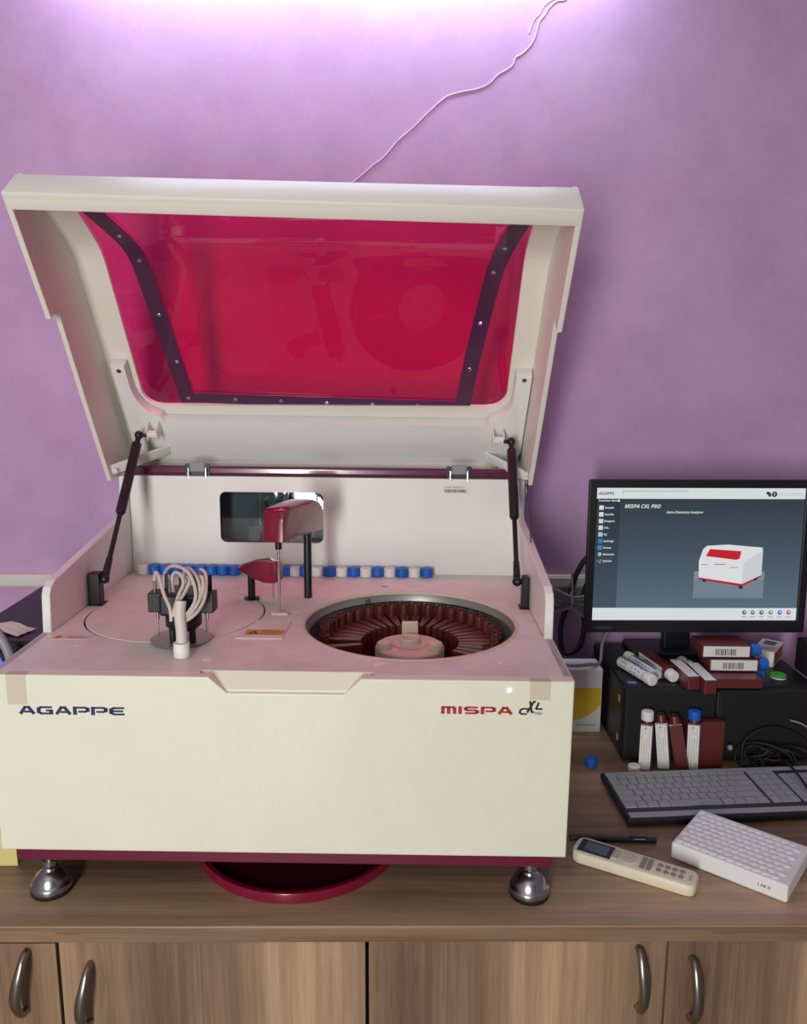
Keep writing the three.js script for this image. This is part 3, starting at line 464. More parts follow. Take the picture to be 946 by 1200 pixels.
// wedge-shaped reagent bottle: label side at +z, neck near it; stands on y = 0
function bottleGeo(wo, wi, D, H, nl = 0.013) {
  const b = 0.002, pl = new THREE.Shape(); pl.moveTo(-wo / 2, 0); pl.lineTo(wo / 2, 0); pl.lineTo(wi / 2, D); pl.lineTo(-wi / 2, D); pl.closePath();   // y = distance from the label side
  const body = flat(extr(pl, H, b, 4));                           // label side at z = 0, inward to z = -D
  const nr = Math.min(0.0092, wo * 0.45), neck = lathe([[wo * 0.46, H - 0.004], [nr, H + 0.004], [nr, H + nl], [nr * 0.78, H + nl + 0.0002], [nr * 0.78, H - 0.006], [0, H - 0.006]], 20).translate(0, 0, -wo * 0.55);
  return merge([body, neck]);
}
const labelTex = canvasTex(256, 768, (x, w, h) => { x.fillStyle = '#e9e8e4'; x.fillRect(0, 0, w, h); x.fillStyle = '#9a9ba0'; for (let r = 0; r < 4; r++) { let y = 40; while (y < h - 60) { const k = 16 + rnd() * 50; if (rnd() > 0.25) x.fillRect(40 + r * 50, y, 9, k); y += k + 10; } } x.fillStyle = '#28295a'; x.fillRect(w - 16, 0, 16, h); x.fillStyle = '#333'; x.fillRect(88, 30, 26, 22); });
const barTex = canvasTex(256, 768, (x, w, h) => { x.fillStyle = '#e9e8e4'; x.fillRect(0, 0, w, h); x.fillStyle = '#25252a'; let y = 230; while (y < 560) { const k = 5 + rnd() * 14; x.fillRect(60, y, 150, k); y += k + 6 + rnd() * 10; } x.fillStyle = '#28295a'; x.fillRect(w - 14, 0, 14, h); });
const labelMat = S(0xffffff, 0.5, 0, { map: labelTex }), barMat = S(0xffffff, 0.5, 0, { map: barTex });
function addLabel(o, wo, H, mat) { const g = new THREE.BoxGeometry(wo * 0.9, H * 0.93, 0.0005).translate(0, H * 0.49, 0.0003); part(o, 'bottle_label', g, [M.label, M.label, M.label, M.label, mat, M.label]); }
{
  const [cx, cz] = CAR, N = 40, wo = 0.0205, D = 0.078, H = 0.064, geo = bottleGeo(wo, 0.0095, D, H, 0.021), R = 0.165;
  const ord = ['', 'second', 'third', 'fourth', 'fifth', 'sixth', 'seventh', 'eighth', 'ninth', 'tenth', 'eleventh', 'twelfth', 'thirteenth', 'fourteenth', 'fifteenth', 'sixteenth', 'seventeenth', 'eighteenth', 'nineteenth', 'twentieth', 'twenty-first', 'twenty-second', 'twenty-third', 'twenty-fourth', 'twenty-fifth', 'twenty-sixth']; let nth = 0;
  for (let n = 0; n < N; n++) {
    const i = (20 - n + N) % N, a = (i + 0.5) / N * Math.PI * 2, deg = a * 180 / Math.PI;      // 0 = +x, 90 = back
    if (deg > 202 && deg < 325) continue;                                   // hidden behind the front of the opening
    if (deg > 184 && deg < 202) continue;
    const b = thing('reagent_bottle', nth++ ? `open maroon bottle in the carousel, ${ord[nth]} clockwise from the white-labelled one` : 'open maroon bottle in the carousel, next clockwise to the white-labelled one', 'bottle', [0, 0, 0], 0, 'open bottles in the reagent carousel');
    part(b, 'bottle_body', geo, M.bottle);
    if (i % 5 === 1 || deg > 178) part(b, 'bottle_label', slabBox(wo / 2 + 0.0002, wo / 2 + 0.0005, 0.006, H - 0.005, -0.03, -0.004), rnd() > 0.4 ? M.navy : M.label);
    putOnMachine(b, cx + Math.cos(a) * R, DY - 0.0978, cz - Math.sin(a) * R, 0);
    b.quaternion.multiply(new THREE.Quaternion().setFromAxisAngle(V(0, 1, 0), Math.PI / 2 + a));
  }
  const lb = thing('reagent_bottle', 'reagent bottle showing its white label at the wash-head side of the carousel', 'bottle');
  part(lb, 'bottle_body', geo, M.bottle); addLabel(lb, wo, H, labelMat);
  const a = 193 / 180 * Math.PI; putOnMachine(lb, cx + Math.cos(a) * R, DY - 0.0978, cz - Math.sin(a) * R, 0); lb.quaternion.multiply(new THREE.Quaternion().setFromAxisAngle(V(0, 1, 0), Math.PI / 2 + a));
}

// ================================================================ things on the worktop
{ // round cover under the analyser
  const c = thing('round_cover', 'round maroon carousel cover lying rim up under the analyzer', 'cover', [-0.172, CT, -1.331]);
  part(c, 'cover_rim', lathe([[0.17, 0.004], [0.17, 0.0165], [0.1712, 0.0178], [0.179, 0.0178], [0.1808, 0.0162], [0.1812, 0.0018], [0.1795, 0], [0.17, 0.001]], 96), M.maroonGloss, 'shiny crimson rim');
  part(c, 'cover_plate', lathe([[0, 0.005], [0.1702, 0.005], [0.1702, 0.001], [0, 0.001]], 72), S(0x4a1026, 0.35));
}
{ // yellow carton at the left
  const c = thing('yellow_carton', 'pale yellow carton beside the analyzer above the cabinet with two left doors', 'carton', [-0.71, CT, -1.33]);
  c.userData.label = 'pale yellow carton squeezed beside the front corner of the analyzer';
  part(c, 'carton_body', box(-0.06, 0.066, 0, 0.06, 0.012, 0.08, 0.001), M.yellow);
  part(c, 'carton_flap', box(-0.06, 0.0655, 0.0602, 0.0612, 0.012, 0.0805, 0.0004), S(0xf0e3a0, 0.6));
}
{ // tower computer behind the left side
  const t = thing('computer_tower', 'black upright computer tower between the analyzer and the left wall', 'computer', [-0.72, CT, -1.63]);
  t.userData.label = 'black upright computer tower with blue glowing front beside the analyzer';
  part(t, 'tower_case', box(-0.083, 0.078, 0.006, 0.345, -0.21, 0.215, 0.004), M.blackSatin);
  part(t, 'tower_front', [box(-0.083, 0.078, 0.006, 0.348, 0.215, 0.236, 0.008)], M.black);
  part(t, 'blue_panel', box(-0.02, 0.03, 0.28, 0.32, 0.2355, 0.2372, 0.0006), S(0x1733d8, 0.4, 0, { emissive: new THREE.Color(0.05, 0.12, 1), emissiveIntensity: 1.6 }), 'glowing blue panel');
  for (const [x, z] of [[-0.065, -0.18], [0.06, -0.18], [-0.065, 0.19], [0.06, 0.19]]) part(t, 'tower_foot', new THREE.CylinderGeometry(0.012, 0.013, 0.006, 16).translate(x, 0.003, z), M.rubber);
  const paper = (name, label, pts, w, y, x0, z0, rot) => {
    const n = pts.length, g = new THREE.PlaneGeometry(w, 0.1, 8, n - 1), p = g.attributes.position; for (let i = 0; i < n; i++) for (let j = 0; j <= 8; j++) { const k = i * 9 + j; p.setXYZ(k, (j / 8 - 0.5) * w * pts[i][2], pts[i][1] + 0.0008 * Math.sin(j * 2.1 + i), pts[i][0]); }
    g.computeVertexNormals(); const bt = g.clone().translate(0, -0.0007, 0); const m = single(name, [g, bt], S(0xe4ddcf, 0.75, 0, { side: THREE.DoubleSide }), label, 'paper'); m.position.set(x0, y, z0); m.rotation.y = rot; return m;
  };
  paper('paper_strip', 'curled off-white paper strip lying on the black tower', [[-0.05, 0.002, 0.5], [-0.03, 0.006, 0.8], [-0.01, 0.009, 1], [0.01, 0.007, 1], [0.03, 0.003, 0.9], [0.05, 0.002, 1]], 0.045, CT + 0.346, -0.735, -1.465, 1.2);
  paper('paper_strip', 'small white paper scrap at the back of the black tower', [[-0.02, 0.002, 1], [0, 0.004, 1], [0.02, 0.002, 1]], 0.03, CT + 0.346, -0.705, -1.68, 0.6);
  single('drain_hose', tube([[-0.77, 1.17, -1.36], [-0.715, 1.155, -1.355], [-0.682, 1.11, -1.35], [-0.672, 1.05, -1.35], [-0.675, 0.95, -1.35], [-0.68, 0.85, -1.35], [-0.7, CT + 0.012, -1.352], [-0.8, CT + 0.0085, -1.352], [-1.0, CT + 0.0085, -1.352]], 0.008, 80, 12), S(0x8d9092, 0.45), 'grey plastic hose curving down in front of the black tower', 'hose');
  single('signal_cable', tube([[-0.79, 1.13, -1.375], [-0.725, 1.115, -1.372], [-0.698, 1.08, -1.37], [-0.694, 1.0, -1.37], [-0.7, 0.85, -1.37], [-0.72, CT + 0.006, -1.374], [-0.85, CT + 0.0042, -1.374]], 0.0035, 70, 8), M.rubber, 'thin black cable hanging beside the grey hose', 'cable');
}
{ // desktop computer lying under the monitor
  const x0 = 0.484, x1 = 0.9, zf = -1.615, zb = -1.905;
  const t = thing('desktop_computer', 'black desktop computer lying flat beneath the monitor', 'computer', [(x0 + x1) / 2, CT, (zf + zb) / 2]);
  const g = grp(t, 'housing'); g.position.set(-(x0 + x1) / 2, -CT, -(zf + zb) / 2);
  part(g, 'case_cover', box(x0, x1, CT + 0.004, CT + 0.165, zb, zf - 0.02, 0.004), M.blackSatin);
  part(g, 'front_bezel', [box(x0, 0.6805, CT + 0.004, CT + 0.164, zf - 0.0205, zf, 0.006), box(0.6835, x1, CT + 0.004, CT + 0.164, zf - 0.0205, zf, 0.006)], M.blackMatte);
  part(g, 'bezel_strip', box(0.6806, 0.6834, CT + 0.08, CT + 0.16, zf - 0.012, zf - 0.0005, 0.0008), M.nickel, 'thin metal strip in the front');
  part(g, 'case_latch', [box(x0 - 0.0015, x0 + 0.001, CT + 0.12, CT + 0.135, zf - 0.05, zf - 0.04, 0.0006), box(x0 - 0.0015, x0 + 0.001, CT + 0.03, CT + 0.045, zf - 0.05, zf - 0.04, 0.0006)], M.grey);
  part(g, 'case_sticker', box(0.498, 0.517, CT + 0.1648, CT + 0.1655, -1.66, -1.648, 0.0003), S(0x6f8cc0, 0.5), 'small pale blue sticker');
  for (const [x, z] of [[0.51, -1.65], [0.88, -1.65], [0.51, -1.88], [0.88, -1.88]]) part(g, 'rubber_foot', new THREE.CylinderGeometry(0.012, 0.012, 0.005, 14).translate(x, CT + 0.0025, z), M.rubber);
}
{ // monitor
  const scrTex = canvasTex(1024, 640, (x, w, h) => {
    x.fillStyle = '#eef6f8'; x.fillRect(0, 0, w, h);
    const gr = x.createLinearGradient(0, 50, 0, 580); gr.addColorStop(0, '#38444f'); gr.addColorStop(0.5, '#4c5d6c'); gr.addColorStop(1, '#66798a'); x.fillStyle = gr; x.fillRect(0, 52, w, 528);
    x.fillStyle = 'rgba(30,40,52,0.35)'; x.fillRect(0, 52, 118, 528); x.fillStyle = 'rgba(20,28,40,0.9)'; x.fillRect(0, 52, 118, 18);
    x.fillStyle = '#4a4f66'; x.font = 'bold 20px sans-serif'; x.fillText('AGAPPE', 10, 34); x.fillRect(130, 14, 2, 12); x.fillRect(130, 14, 320, 1.5);
    x.fillStyle = '#23303c'; x.fillRect(832, 18, 18, 12); x.fillRect(842, 26, 14, 14); x.beginPath(); x.arc(872, 29, 13, 0, 7); x.fill(); x.fillStyle = '#fff'; x.fillRect(870, 22, 4, 14);
    x.fillStyle = '#c8d4d8'; x.font = '12px sans-serif'; x.fillText('AGAPPE DIAGNOSTICS', 890, 34);
    x.fillStyle = '#fff'; x.font = 'bold 14px sans-serif'; x.fillText('Function Menu', 10, 66); x.fillRect(106, 55, 8, 12);
    const items = ['Sample', 'Results', 'Reagent', 'CAL.', 'QC', 'Settings', 'Status', 'Maintain', 'System'];
    items.forEach((s, i) => { const y = 84 + i * 32; x.fillStyle = ['#f2f4f4', '#f2f4f4', '#dfe8ee', '#e8eef2', '#bcd8ee', '#3f8ad0', '#4a94da', '#e6eef4', '#7fb2e0'][i]; if (i === 7) { x.beginPath(); x.arc(26, y + 10, 9, 0, 7); x.fill(); x.fillStyle = '#3a4652'; x.beginPath(); x.arc(26, y + 10, 3.5, 0, 7); x.fill(); } else if (i === 8) { x.fillRect(14, y + 8, 6, 6); x.fillRect(26, y + 4, 12, 5); x.fillRect(24, y + 12, 9, 8); } else { x.fillRect(15, y, 22, 21); } x.fillStyle = '#fff'; x.font = 'bold 13px sans-serif'; x.fillText(s, 42, y + 15); });
    x.fillStyle = '#fff'; x.font = 'italic bold 24px sans-serif'; x.fillText('MISPA CXL PRO', 138, 96); x.font = 'italic bold 15px sans-serif'; x.fillText('Auto-Chemistry Analyzer', 346, 121);
    x.fillStyle = '#7f90a0'; x.fillRect(500, 400, 350, 132); x.fillStyle = '#8c9cac'; x.fillRect(500, 400, 350, 40);
    const pg = (c, p) => { x.fillStyle = c; x.beginPath(); p.forEach(([a, b], i) => i ? x.lineTo(a, b) : x.moveTo(a, b)); x.closePath(); x.fill(); };
    pg('#f4f6f7', [[520, 350], [538, 292], [556, 276], [660, 270], [832, 284], [836, 300], [836, 418], [742, 462], [524, 430]]); pg('#dfe5e8', [[742, 356], [836, 300], [836, 418], [742, 462]]);
    pg('#d8222e', [[554, 326], [572, 292], [728, 302], [722, 338], [706, 344]]); pg('#c8283a', [[524, 430], [742, 462], [836, 418], [836, 426], [742, 474], [524, 440]]);
    pg('#222', [[545, 440], [560, 442], [560, 452], [545, 450]]); pg('#222', [[728, 470], [746, 473], [746, 486], [728, 483]]); pg('#222', [[800, 436], [816, 430], [816, 440], [800, 446]]);
    x.fillStyle = '#8a8f96'; x.fillRect(532, 366, 34, 3); x.fillRect(596, 364, 58, 4); x.fillRect(676, 380, 40, 3);
    [['#6b7680', 764], ['#7a858e', 806], ['#5f6a74', 850], ['#8a98a4', 896], ['#3a86d8', 942], ['#d05a66', 986]].forEach(([c, a]) => { x.fillStyle = c; x.beginPath(); x.arc(a, 602, 11, 0, 7); x.fill(); x.fillStyle = '#fff'; x.beginPath(); x.arc(a + 2, 600, 4, 0, 7); x.fill(); x.fillStyle = '#9aa4ac'; x.fillRect(a - 12, 622, 24, 4); });
  });
  const zs = -1.735, k = 1.735 / 1.7, X = (x) => x * k, Y = (y) => 1.6 + (y - 1.6) * k;
  const sx0 = X(0.425), sx1 = X(0.872), sy0 = Y(1.047), sy1 = Y(1.338), bx0 = X(0.4085), bx1 = X(0.89), by0 = Y(1.02), by1 = Y(1.356), cx = (sx0 + sx1) / 2;
  const t = thing('computer_monitor', 'black flat monitor showing a grey program window with a white analyzer picture', 'monitor', [cx, CT + 0.165, -1.81]);
  const g = grp(t, 'display'); { const R_ = new THREE.Matrix4().makeRotationX(-0.03), c = V(0, 0.28, 0.075); g.rotation.x = -0.03; g.position.copy(V(-cx, -CT - 0.165, 1.81).sub(c).applyMatrix4(R_).add(c)); }
  const fr = roundRectPath(new THREE.Shape(), bx0, by0, bx1, by1, 0.006); fr.holes.push(poly([[sx0, sy0], [sx1, sy0], [sx1, sy1], [sx0, sy1]]));
  part(g, 'bezel', extr(fr, 0.014, 0.002).translate(0, 0, zs - 0.011), M.black);
  part(g, 'back_cover', [box(bx0 + 0.004, bx1 - 0.004, by0 + 0.004, by1 - 0.004, zs - 0.03, zs - 0.01, 0.006), box(cx - 0.12, cx + 0.12, by0 + 0.05, by1 - 0.07, zs - 0.055, zs - 0.028, 0.01)], M.blackMatte);
  part(g, 'screen', new THREE.BoxGeometry(sx1 - sx0, sy1 - sy0, 0.002).translate(cx, (sy0 + sy1) / 2, zs - 0.003), [M.black, M.black, M.black, M.black, S(0x0b0d10, 0.25, 0, { emissive: 0xffffff, emissiveMap: scrTex, emissiveIntensity: 0.75 }), M.black], 'lit screen with program menu');
  const lt = canvasTex(256, 64, (x, w, h) => { x.fillStyle = '#16171b'; x.fillRect(0, 0, w, h); x.fillStyle = '#55585f'; x.font = 'bold 54px sans-serif'; x.fillText('Lenovo', 24, 50); });
  part(g, 'badge', new THREE.BoxGeometry(0.056, 0.012, 0.0006).translate(bx0 + 0.042, by0 + 0.012, zs + 0.0034), [M.black, M.black, M.black, M.black, S(0xffffff, 0.4, 0, { map: lt }), M.black], 'small grey maker lettering');
  part(t, 'stand_neck', box(-0.032, 0.032, 0.008, 0.2, -0.045, -0.02, 0.006), M.black);
  part(t, 'stand_base', box(-0.11, 0.11, 0, 0.012, -0.09, 0.01, 0.005), M.black);
  areaLight(new THREE.Color(0.42, 0.5, 0.58), 0.75, sx1 - sx0, sy1 - sy0, V(cx, (sy0 + sy1) / 2, zs + 0.012), V(cx, (sy0 + sy1) / 2 + 0.087, 0));
}
{ // black device at the right edge, on the computer
  const t = thing('small_speaker', 'small black box standing on the desktop computer beside the white medicine carton', 'speaker', [0.925, CT + 0.165, -1.7]);
  t.userData.label = 'small black box speaker standing on the desktop computer past the green lid';
  part(t, 'speaker_case', box(-0.037, -0.002 + 0.037, 0, 0.075, -0.04, 0.04, 0.005), M.blackMatte);
  part(t, 'speaker_grille', box(-0.03, 0.028, 0.008, 0.067, 0.0395, 0.0425, 0.002), M.black);
  t.position.x = 0.917; t.position.x = 0.937;
}
// labelled bottles
const BW = 0.0262, BI = 0.02, BD = 0.076, BH = 0.104;
const bigBottle = bottleGeo(BW, BI, BD, BH);
function labelled(label, capMat, labMat, group) {
  const o = thing('reagent_bottle', label, 'bottle', [0, 0, 0], 0, group); o.rotation.order = 'YXZ';
  const in_ = grp(o, 'container'); part(in_, 'bottle_body', bigBottle, M.bottle);
  if (labMat) { const g = new THREE.BoxGeometry(BW * 0.94, BH * 0.95, 0.0005).translate(0, BH * 0.495, 0.0003); part(in_, 'bottle_label', g, [M.label, M.label, M.label, M.label, labMat, M.label], 'white printed label'); part(in_, 'label_wrap', slabBox(BW / 2 - 0.0004, BW / 2 + 0.0003, 0.004, BH - 0.004, -0.013, -0.001), M.navy, 'dark blue label edge'); }
  if (capMat) part(in_, 'bottle_cap', capGeo.clone().translate(0, BH + 0.005, -BW * 0.55), capMat);
  return [o, in_];
}
const SD = 0.03;
const slimBottle = (() => { const pl = new THREE.Shape(); pl.moveTo(-BW / 2, 0); pl.lineTo(BW / 2, 0); pl.lineTo(BW / 2, SD); pl.lineTo(-BW / 2, SD); pl.closePath(); const b = flat(extr(pl, BH, 0.002, 4)), r = 0.0088;
  return merge([b, lathe([[BW * 0.46, BH - 0.004], [r, BH + 0.004], [r, BH + 0.014], [r * 0.78, BH + 0.0142], [r * 0.78, BH - 0.01], [0, BH - 0.01]], 20).translate(0, 0, -SD / 2)]); })();
function slim(label, capMat, labMat) { // slim bottle: label side at z = 0
  const o = thing('reagent_bottle', label, 'bottle'); o.rotation.order = 'YXZ'; const c = grp(o, 'container'); part(c, 'bottle_body', slimBottle, M.bottle);
  if (labMat) { part(c, 'bottle_label', new THREE.BoxGeometry(BW * 0.94, BH * 0.95, 0.0005).translate(0, BH * 0.495, 0.0003), [M.label, M.label, M.label, M.label, labMat, M.label], 'white printed label'); part(c, 'label_wrap', slabBox(BW / 2 - 0.0004, BW / 2 + 0.0003, 0.004, BH - 0.004, -0.011, -0.001), M.navy, 'dark blue label edge'); }
  if (capMat) part(c, 'bottle_cap', capGeo.clone().translate(0, BH + 0.0045, -SD / 2), capMat);
  return [o, c];
}
{ // standing in a row before the desktop computer
  const stand = (label, capM, labM, x, z, turn, lean) => { const [o] = slim(label, capM, labM); o.position.set(x, CT + 0.0003 + Math.abs(Math.sin(lean)) * BW / 2, z); o.rotation.set(0, turn, lean); return o; };
  stand('upright white-capped bottle with white label standing on the worktop', M.capWhite, labelMat, 0.521, -1.5765, -0.3, 0);
  stand('uncapped labelled bottle leaning toward the white-capped upright bottle', null, labelMat, 0.563, -1.578, -0.3, 0.11);
  stand('unlabelled dark maroon bottle leaning steeply between two white-labelled bottles', null, null, 0.5995, -1.57, -0.25, 0.2);
  stand('upright bottle with blue cap and white label on the worktop', M.capBlue, labelMat, 0.6225, -1.578, -0.3, 0.02);
  const [o5] = labelled('maroon bottle standing broadside to the front beside the blue-capped one', null, null); o5.position.set(0.613, CT + 0.0003, -1.599); o5.rotation.y = -Math.PI / 2; o5.position.z = -1.5985;
}
{ // bottles lying on the desktop computer; lay(): axis from foot to cap, label side turned up by roll
  const TOP = CT + 0.1652;
  const lay = (label, capM, labM, foot, cap, roll, y, small) => {
    const [o, c] = small ? slim(label, capM, labM) : labelled(label, capM, labM), d = V(cap[0] - foot[0], 0, cap[1] - foot[1]).normalize();
    c.position.set(0, 0, (small ? SD : BD) / 2);                                      // centre the body on its own axis
    const q1 = new THREE.Quaternion().setFromUnitVectors(V(0, 1, 0), d), face = V(0, 0, 1).applyQuaternion(q1);
    const side = d.clone().cross(V(0, 1, 0)).normalize(), want = side.clone().multiplyScalar(Math.cos(roll)).add(V(0, Math.sin(roll), 0));
    const ang = Math.atan2(face.clone().cross(want).dot(d), face.dot(want)); o.quaternion.setFromAxisAngle(d, ang).multiply(q1);
    o.position.set(foot[0], y, foot[1]); return o;
  };
  const up = Math.PI / 2;
  const vial = (label, capMat, foot, cap) => {
    const o = thing('sample_vial', label, 'vial', [foot[0], TOP + 0.0134, foot[1]]), d = V(cap[0] - foot[0], 0, cap[1] - foot[1]).normalize();
    part(o, 'vial_body', lathe([[0, 0], [0.0105, 0], [0.0118, 0.0015], [0.0118, 0.098], [0.009, 0.102], [0.009, 0.108], [0, 0.108]], 28), S(0xc9ccd6, 0.4));
    part(o, 'vial_label', new THREE.CylinderGeometry(0.0121, 0.0121, 0.088, 28, 1, true).translate(0, 0.05, 0), S(0xffffff, 0.5, 0, { map: vialTex, side: THREE.DoubleSide }), 'white and blue wrapped label');
    part(o, 'vial_cap', capGeo.clone().translate(0, 0.102, 0), capMat);
    o.quaternion.setFromUnitVectors(V(0, 1, 0), d); return o;
  };
  const vialTex = canvasTex(512, 256, (x, w, h) => { x.fillStyle = '#e8e9ec'; x.fillRect(0, 0, w, h); x.fillStyle = '#7f8aa6'; for (let r = 0; r < 9; r++) for (let i = 0; i < 6; i++) if (rnd() > 0.35) x.fillRect(14 + r * 56, 24 + i * 36, 16, 22); x.fillStyle = '#38407c'; x.fillRect(0, 0, 34, h); x.fillRect(250, 0, 30, h); });
  vial('white-capped round vial lying beside the small blue sticker', M.capWhite, [0.507, -1.745], [0.546, -1.628]);
  vial('round vial with pale greenish cap lying behind the white-capped vial', M.capPale, [0.5645, -1.662], [0.5335, -1.77]);
  lay('white-capped bottle lying with barcode label to the side and maroon flank up', M.capWhite, barMat, [0.571, -1.776], [0.592, -1.678], 0, TOP + BW / 2 + 0.0004, true);
  lay('bottle lying with square maroon foot toward the front edge', null, labelMat, [0.626, -1.611], [0.6185, -1.72], up, TOP + SD / 2 + 0.0004, true).userData.label = 'labelled bottle lying with square maroon foot forward, its neck between others';
  lay('white-capped bottle lying with maroon foot reaching the computer front edge', M.capWhite, labelMat, [0.6535, -1.59], [0.651, -1.7], up, TOP + SD / 2 + 0.0004, true);
  // three flat ones with blue caps
  const flatRoll = 0.05;
  lay('lowest blue-capped bottle of the stack of three on the desktop computer', M.capBlue, labelMat, [0.67, -1.654], [0.785, -1.65], Math.PI, TOP + BW / 2 + 0.0005);
  lay('blue-capped bottle in the middle of the stack of three', M.capBlue, barMat, [0.674, -1.689], [0.772, -1.6865], 0, TOP + BW * 1.5 + 0.001);
  lay('blue-capped bottle on top of the stack of three, barcode to the front', M.capBlue, barMat, [0.66, -1.7], [0.76, -1.6975], 0, TOP + BW * 2.5 + 0.0016);
  const lc = single('bottle_cap', capGeo, M.capWhite, 'loose white bottle cap tipped on edge on the desktop computer', 'cap'); lc.position.set(0.668, TOP + 0.0129, -1.742); lc.rotation.set(Math.PI / 2, 0, 0.2); lc.position.x = 0.647; lc.position.z = -1.747;
  const gl = thing('green_lid', 'bright green flip lid lying on the desktop computer', 'lid', [0.838, TOP, -1.682]);
  part(gl, 'lid_rim', lathe([[0, 0], [0.0165, 0], [0.017, 0.003], [0.015, 0.004], [0, 0.004]], 32), M.capWhite); part(gl, 'lid_top', lathe([[0, 0.0095], [0.014, 0.0095], [0.0165, 0.008], [0.017, 0.004], [0, 0.004]], 32), M.capGreen);
  const mb = thing('medicine_carton', 'small white printed carton behind the blue-capped bottles', 'carton', [0.862, TOP, -1.79], -0.65);
  part(mb, 'carton_body', box(-0.023, 0.023, 0, 0.036, -0.045, 0.045, 0.0008), M.label);
  const mt = canvasTex(128, 256, (x, w, h) => { x.fillStyle = '#e6e4dc'; x.fillRect(0, 0, w, h); x.fillStyle = '#5f6a72'; x.fillRect(24, 30, 80, 90); x.fillStyle = '#9aa0a4'; for (let i = 0; i < 7; i++) x.fillRect(20, 140 + i * 14, 84 - (i % 3) * 14, 5); });
  part(mb, 'carton_print', new THREE.BoxGeometry(0.042, 0.0004, 0.086).translate(0, 0.0361, 0), [M.label, M.label, S(0xffffff, 0.55, 0, { map: mt }), M.label, M.label, M.label], 'grey printing'); part(mb, 'carton_edge', box(0.0225, 0.0233, 0.004, 0.032, -0.04, 0.04, 0.0003), S(0x9c3a2c, 0.6), 'reddish printed side');
}
{ // yellow and white test carton
  const t = thing('test_carton', 'white carton with large yellow circle print between analyzer and computer', 'carton', [0.41, CT, -1.795]);
  const tx = canvasTex(256, 320, (x, w, h) => { x.fillStyle = '#d9d9d6'; x.fillRect(0, 0, w, h); x.save(); x.beginPath(); x.rect(0, 92, w, 230); x.clip(); x.fillStyle = '#d8b62c'; x.beginPath(); x.arc(120, 110, 152, 0, 7); x.fill(); x.fillStyle = '#c9a522'; for (let i = 0; i < 60; i++) { x.beginPath(); x.arc(rnd() * w, 96 + rnd() * 130, 3, 0, 7); x.fill(); } x.restore(); x.fillStyle = '#8a8a88'; x.fillRect(150, 284, 86, 5); });
  part(t, 'carton_body', box(-0.075, 0.062, 0, 0.153, -0.035, 0.035, 0.001), M.label);
  part(t, 'carton_print', new THREE.BoxGeometry(0.134, 0.15, 0.0005).translate(-0.0065, 0.0765, 0.0352), [M.label, M.label, M.label, M.label, S(0xffffff, 0.5, 0, { map: tx }), M.label], 'yellow circle print');
}
{ // loose caps on the worktop
  const a = single('bottle_cap', capGeo, M.capBlue, 'loose blue bottle cap on the bare worktop', 'cap'); a.position.set(0.413, CT, -1.598);
  const b = single('bottle_cap', capGeo, M.capWhite, 'loose white bottle cap by the rear edge of the keyboard', 'cap'); b.position.set(0.496, CT, -1.566);
}
{ // keyboard
  const L = 0.46, D = 0.168, ang = 0.07, k = thing('keyboard', 'slim grey keyboard with black edge in front of the bottles', 'keyboard', [0.418 + L / 2 * Math.cos(ang) + 0.003, CT, -1.447 - L / 2 * Math.sin(ang)], ang);
  const tilt = 0.035, body = grp(k, 'board'); body.rotation.x = tilt; body.position.y = 0.0045;
  part(body, 'keyboard_base', box(-L / 2, L / 2, 0, 0.014, -D / 2, D / 2, 0.004, 3), M.kbBase);
  part(body, 'key_bed', box(-L / 2 + 0.006, L / 2 - 0.006, 0.0135, 0.0148, -D / 2 + 0.005, D / 2 - 0.006, 0.0005), S(0x2a2e34, 0.55));
  part(body, 'palm_edge', box(-L / 2 + 0.007, L / 2 - 0.007, 0.0145, 0.0165, D / 2 - 0.022, D / 2 - 0.007, 0.0008), M.keyTop);
  part(body, 'top_edge', box(-L / 2 + 0.007, L / 2 - 0.007, 0.0145, 0.0165, -D / 2 + 0.006, -D / 2 + 0.018, 0.0008), M.keyTop);
  const keyCache = {}, key = (w, d) => keyCache[w.toFixed(4) + d.toFixed(4)] ??= new ConvexGeometry([[-1, 0, -1], [1, 0, -1], [1, 0, 1], [-1, 0, 1], [-0.93, 1, -0.93], [0.93, 1, -0.93], [0.93, 1, 0.93], [-0.93, 1, 0.93]].map(([x, y, z]) => V(x * w / 2, y * 0.0032, z * d / 2)));
  const put = (x, z, w, d) => { const m = part(body, 'key', key(w - 0.0013, d - 0.0014), M.keyTop); m.position.set(x + w / 2, 0.0146, z); };
  const x0 = -L / 2 + 0.0075, U = 0.0186, z0 = -D / 2 + 0.0255;
  for (let i = 0; i < 15; i++) put(x0 + i * U * 1.02, z0, U * 1.02, 0.013);
  const rows = [[1, 1, 1, 1, 1, 1, 1, 1, 1, 1, 1, 1, 1, 2.3], [1.5, 1, 1, 1, 1, 1, 1, 1, 1, 1, 1, 1, 1, 1.8], [1.8, 1, 1, 1, 1, 1, 1, 1, 1, 1, 1, 1, 2.5], [2.3, 1, 1, 1, 1, 1, 1, 1, 1, 1, 1, 3], [1.3, 1.1, 1.2, 1.2, 5.6, 1.2, 1.2, 1.2, 1.3]];
  rows.forEach((r, j) => { let x = x0; for (const w of r) { put(x, z0 + 0.0175 + j * 0.0196, w * U, 0.0196); x += w * U; } });
  const xn = x0 + 15.6 * U; for (let j = 0; j < 6; j++) for (let i = 0; i < 3; i++) put(xn + i * U, j ? z0 + 0.0175 + (j - 1) * 0.0196 : z0, U, j ? 0.0196 : 0.013);
  const xm = xn + 3.3 * U; for (let j = 1; j < 6; j++) for (let i = 0; i < 4; i++) put(xm + i * U, z0 + 0.0175 + (j - 1) * 0.0196, U, 0.0196);
}
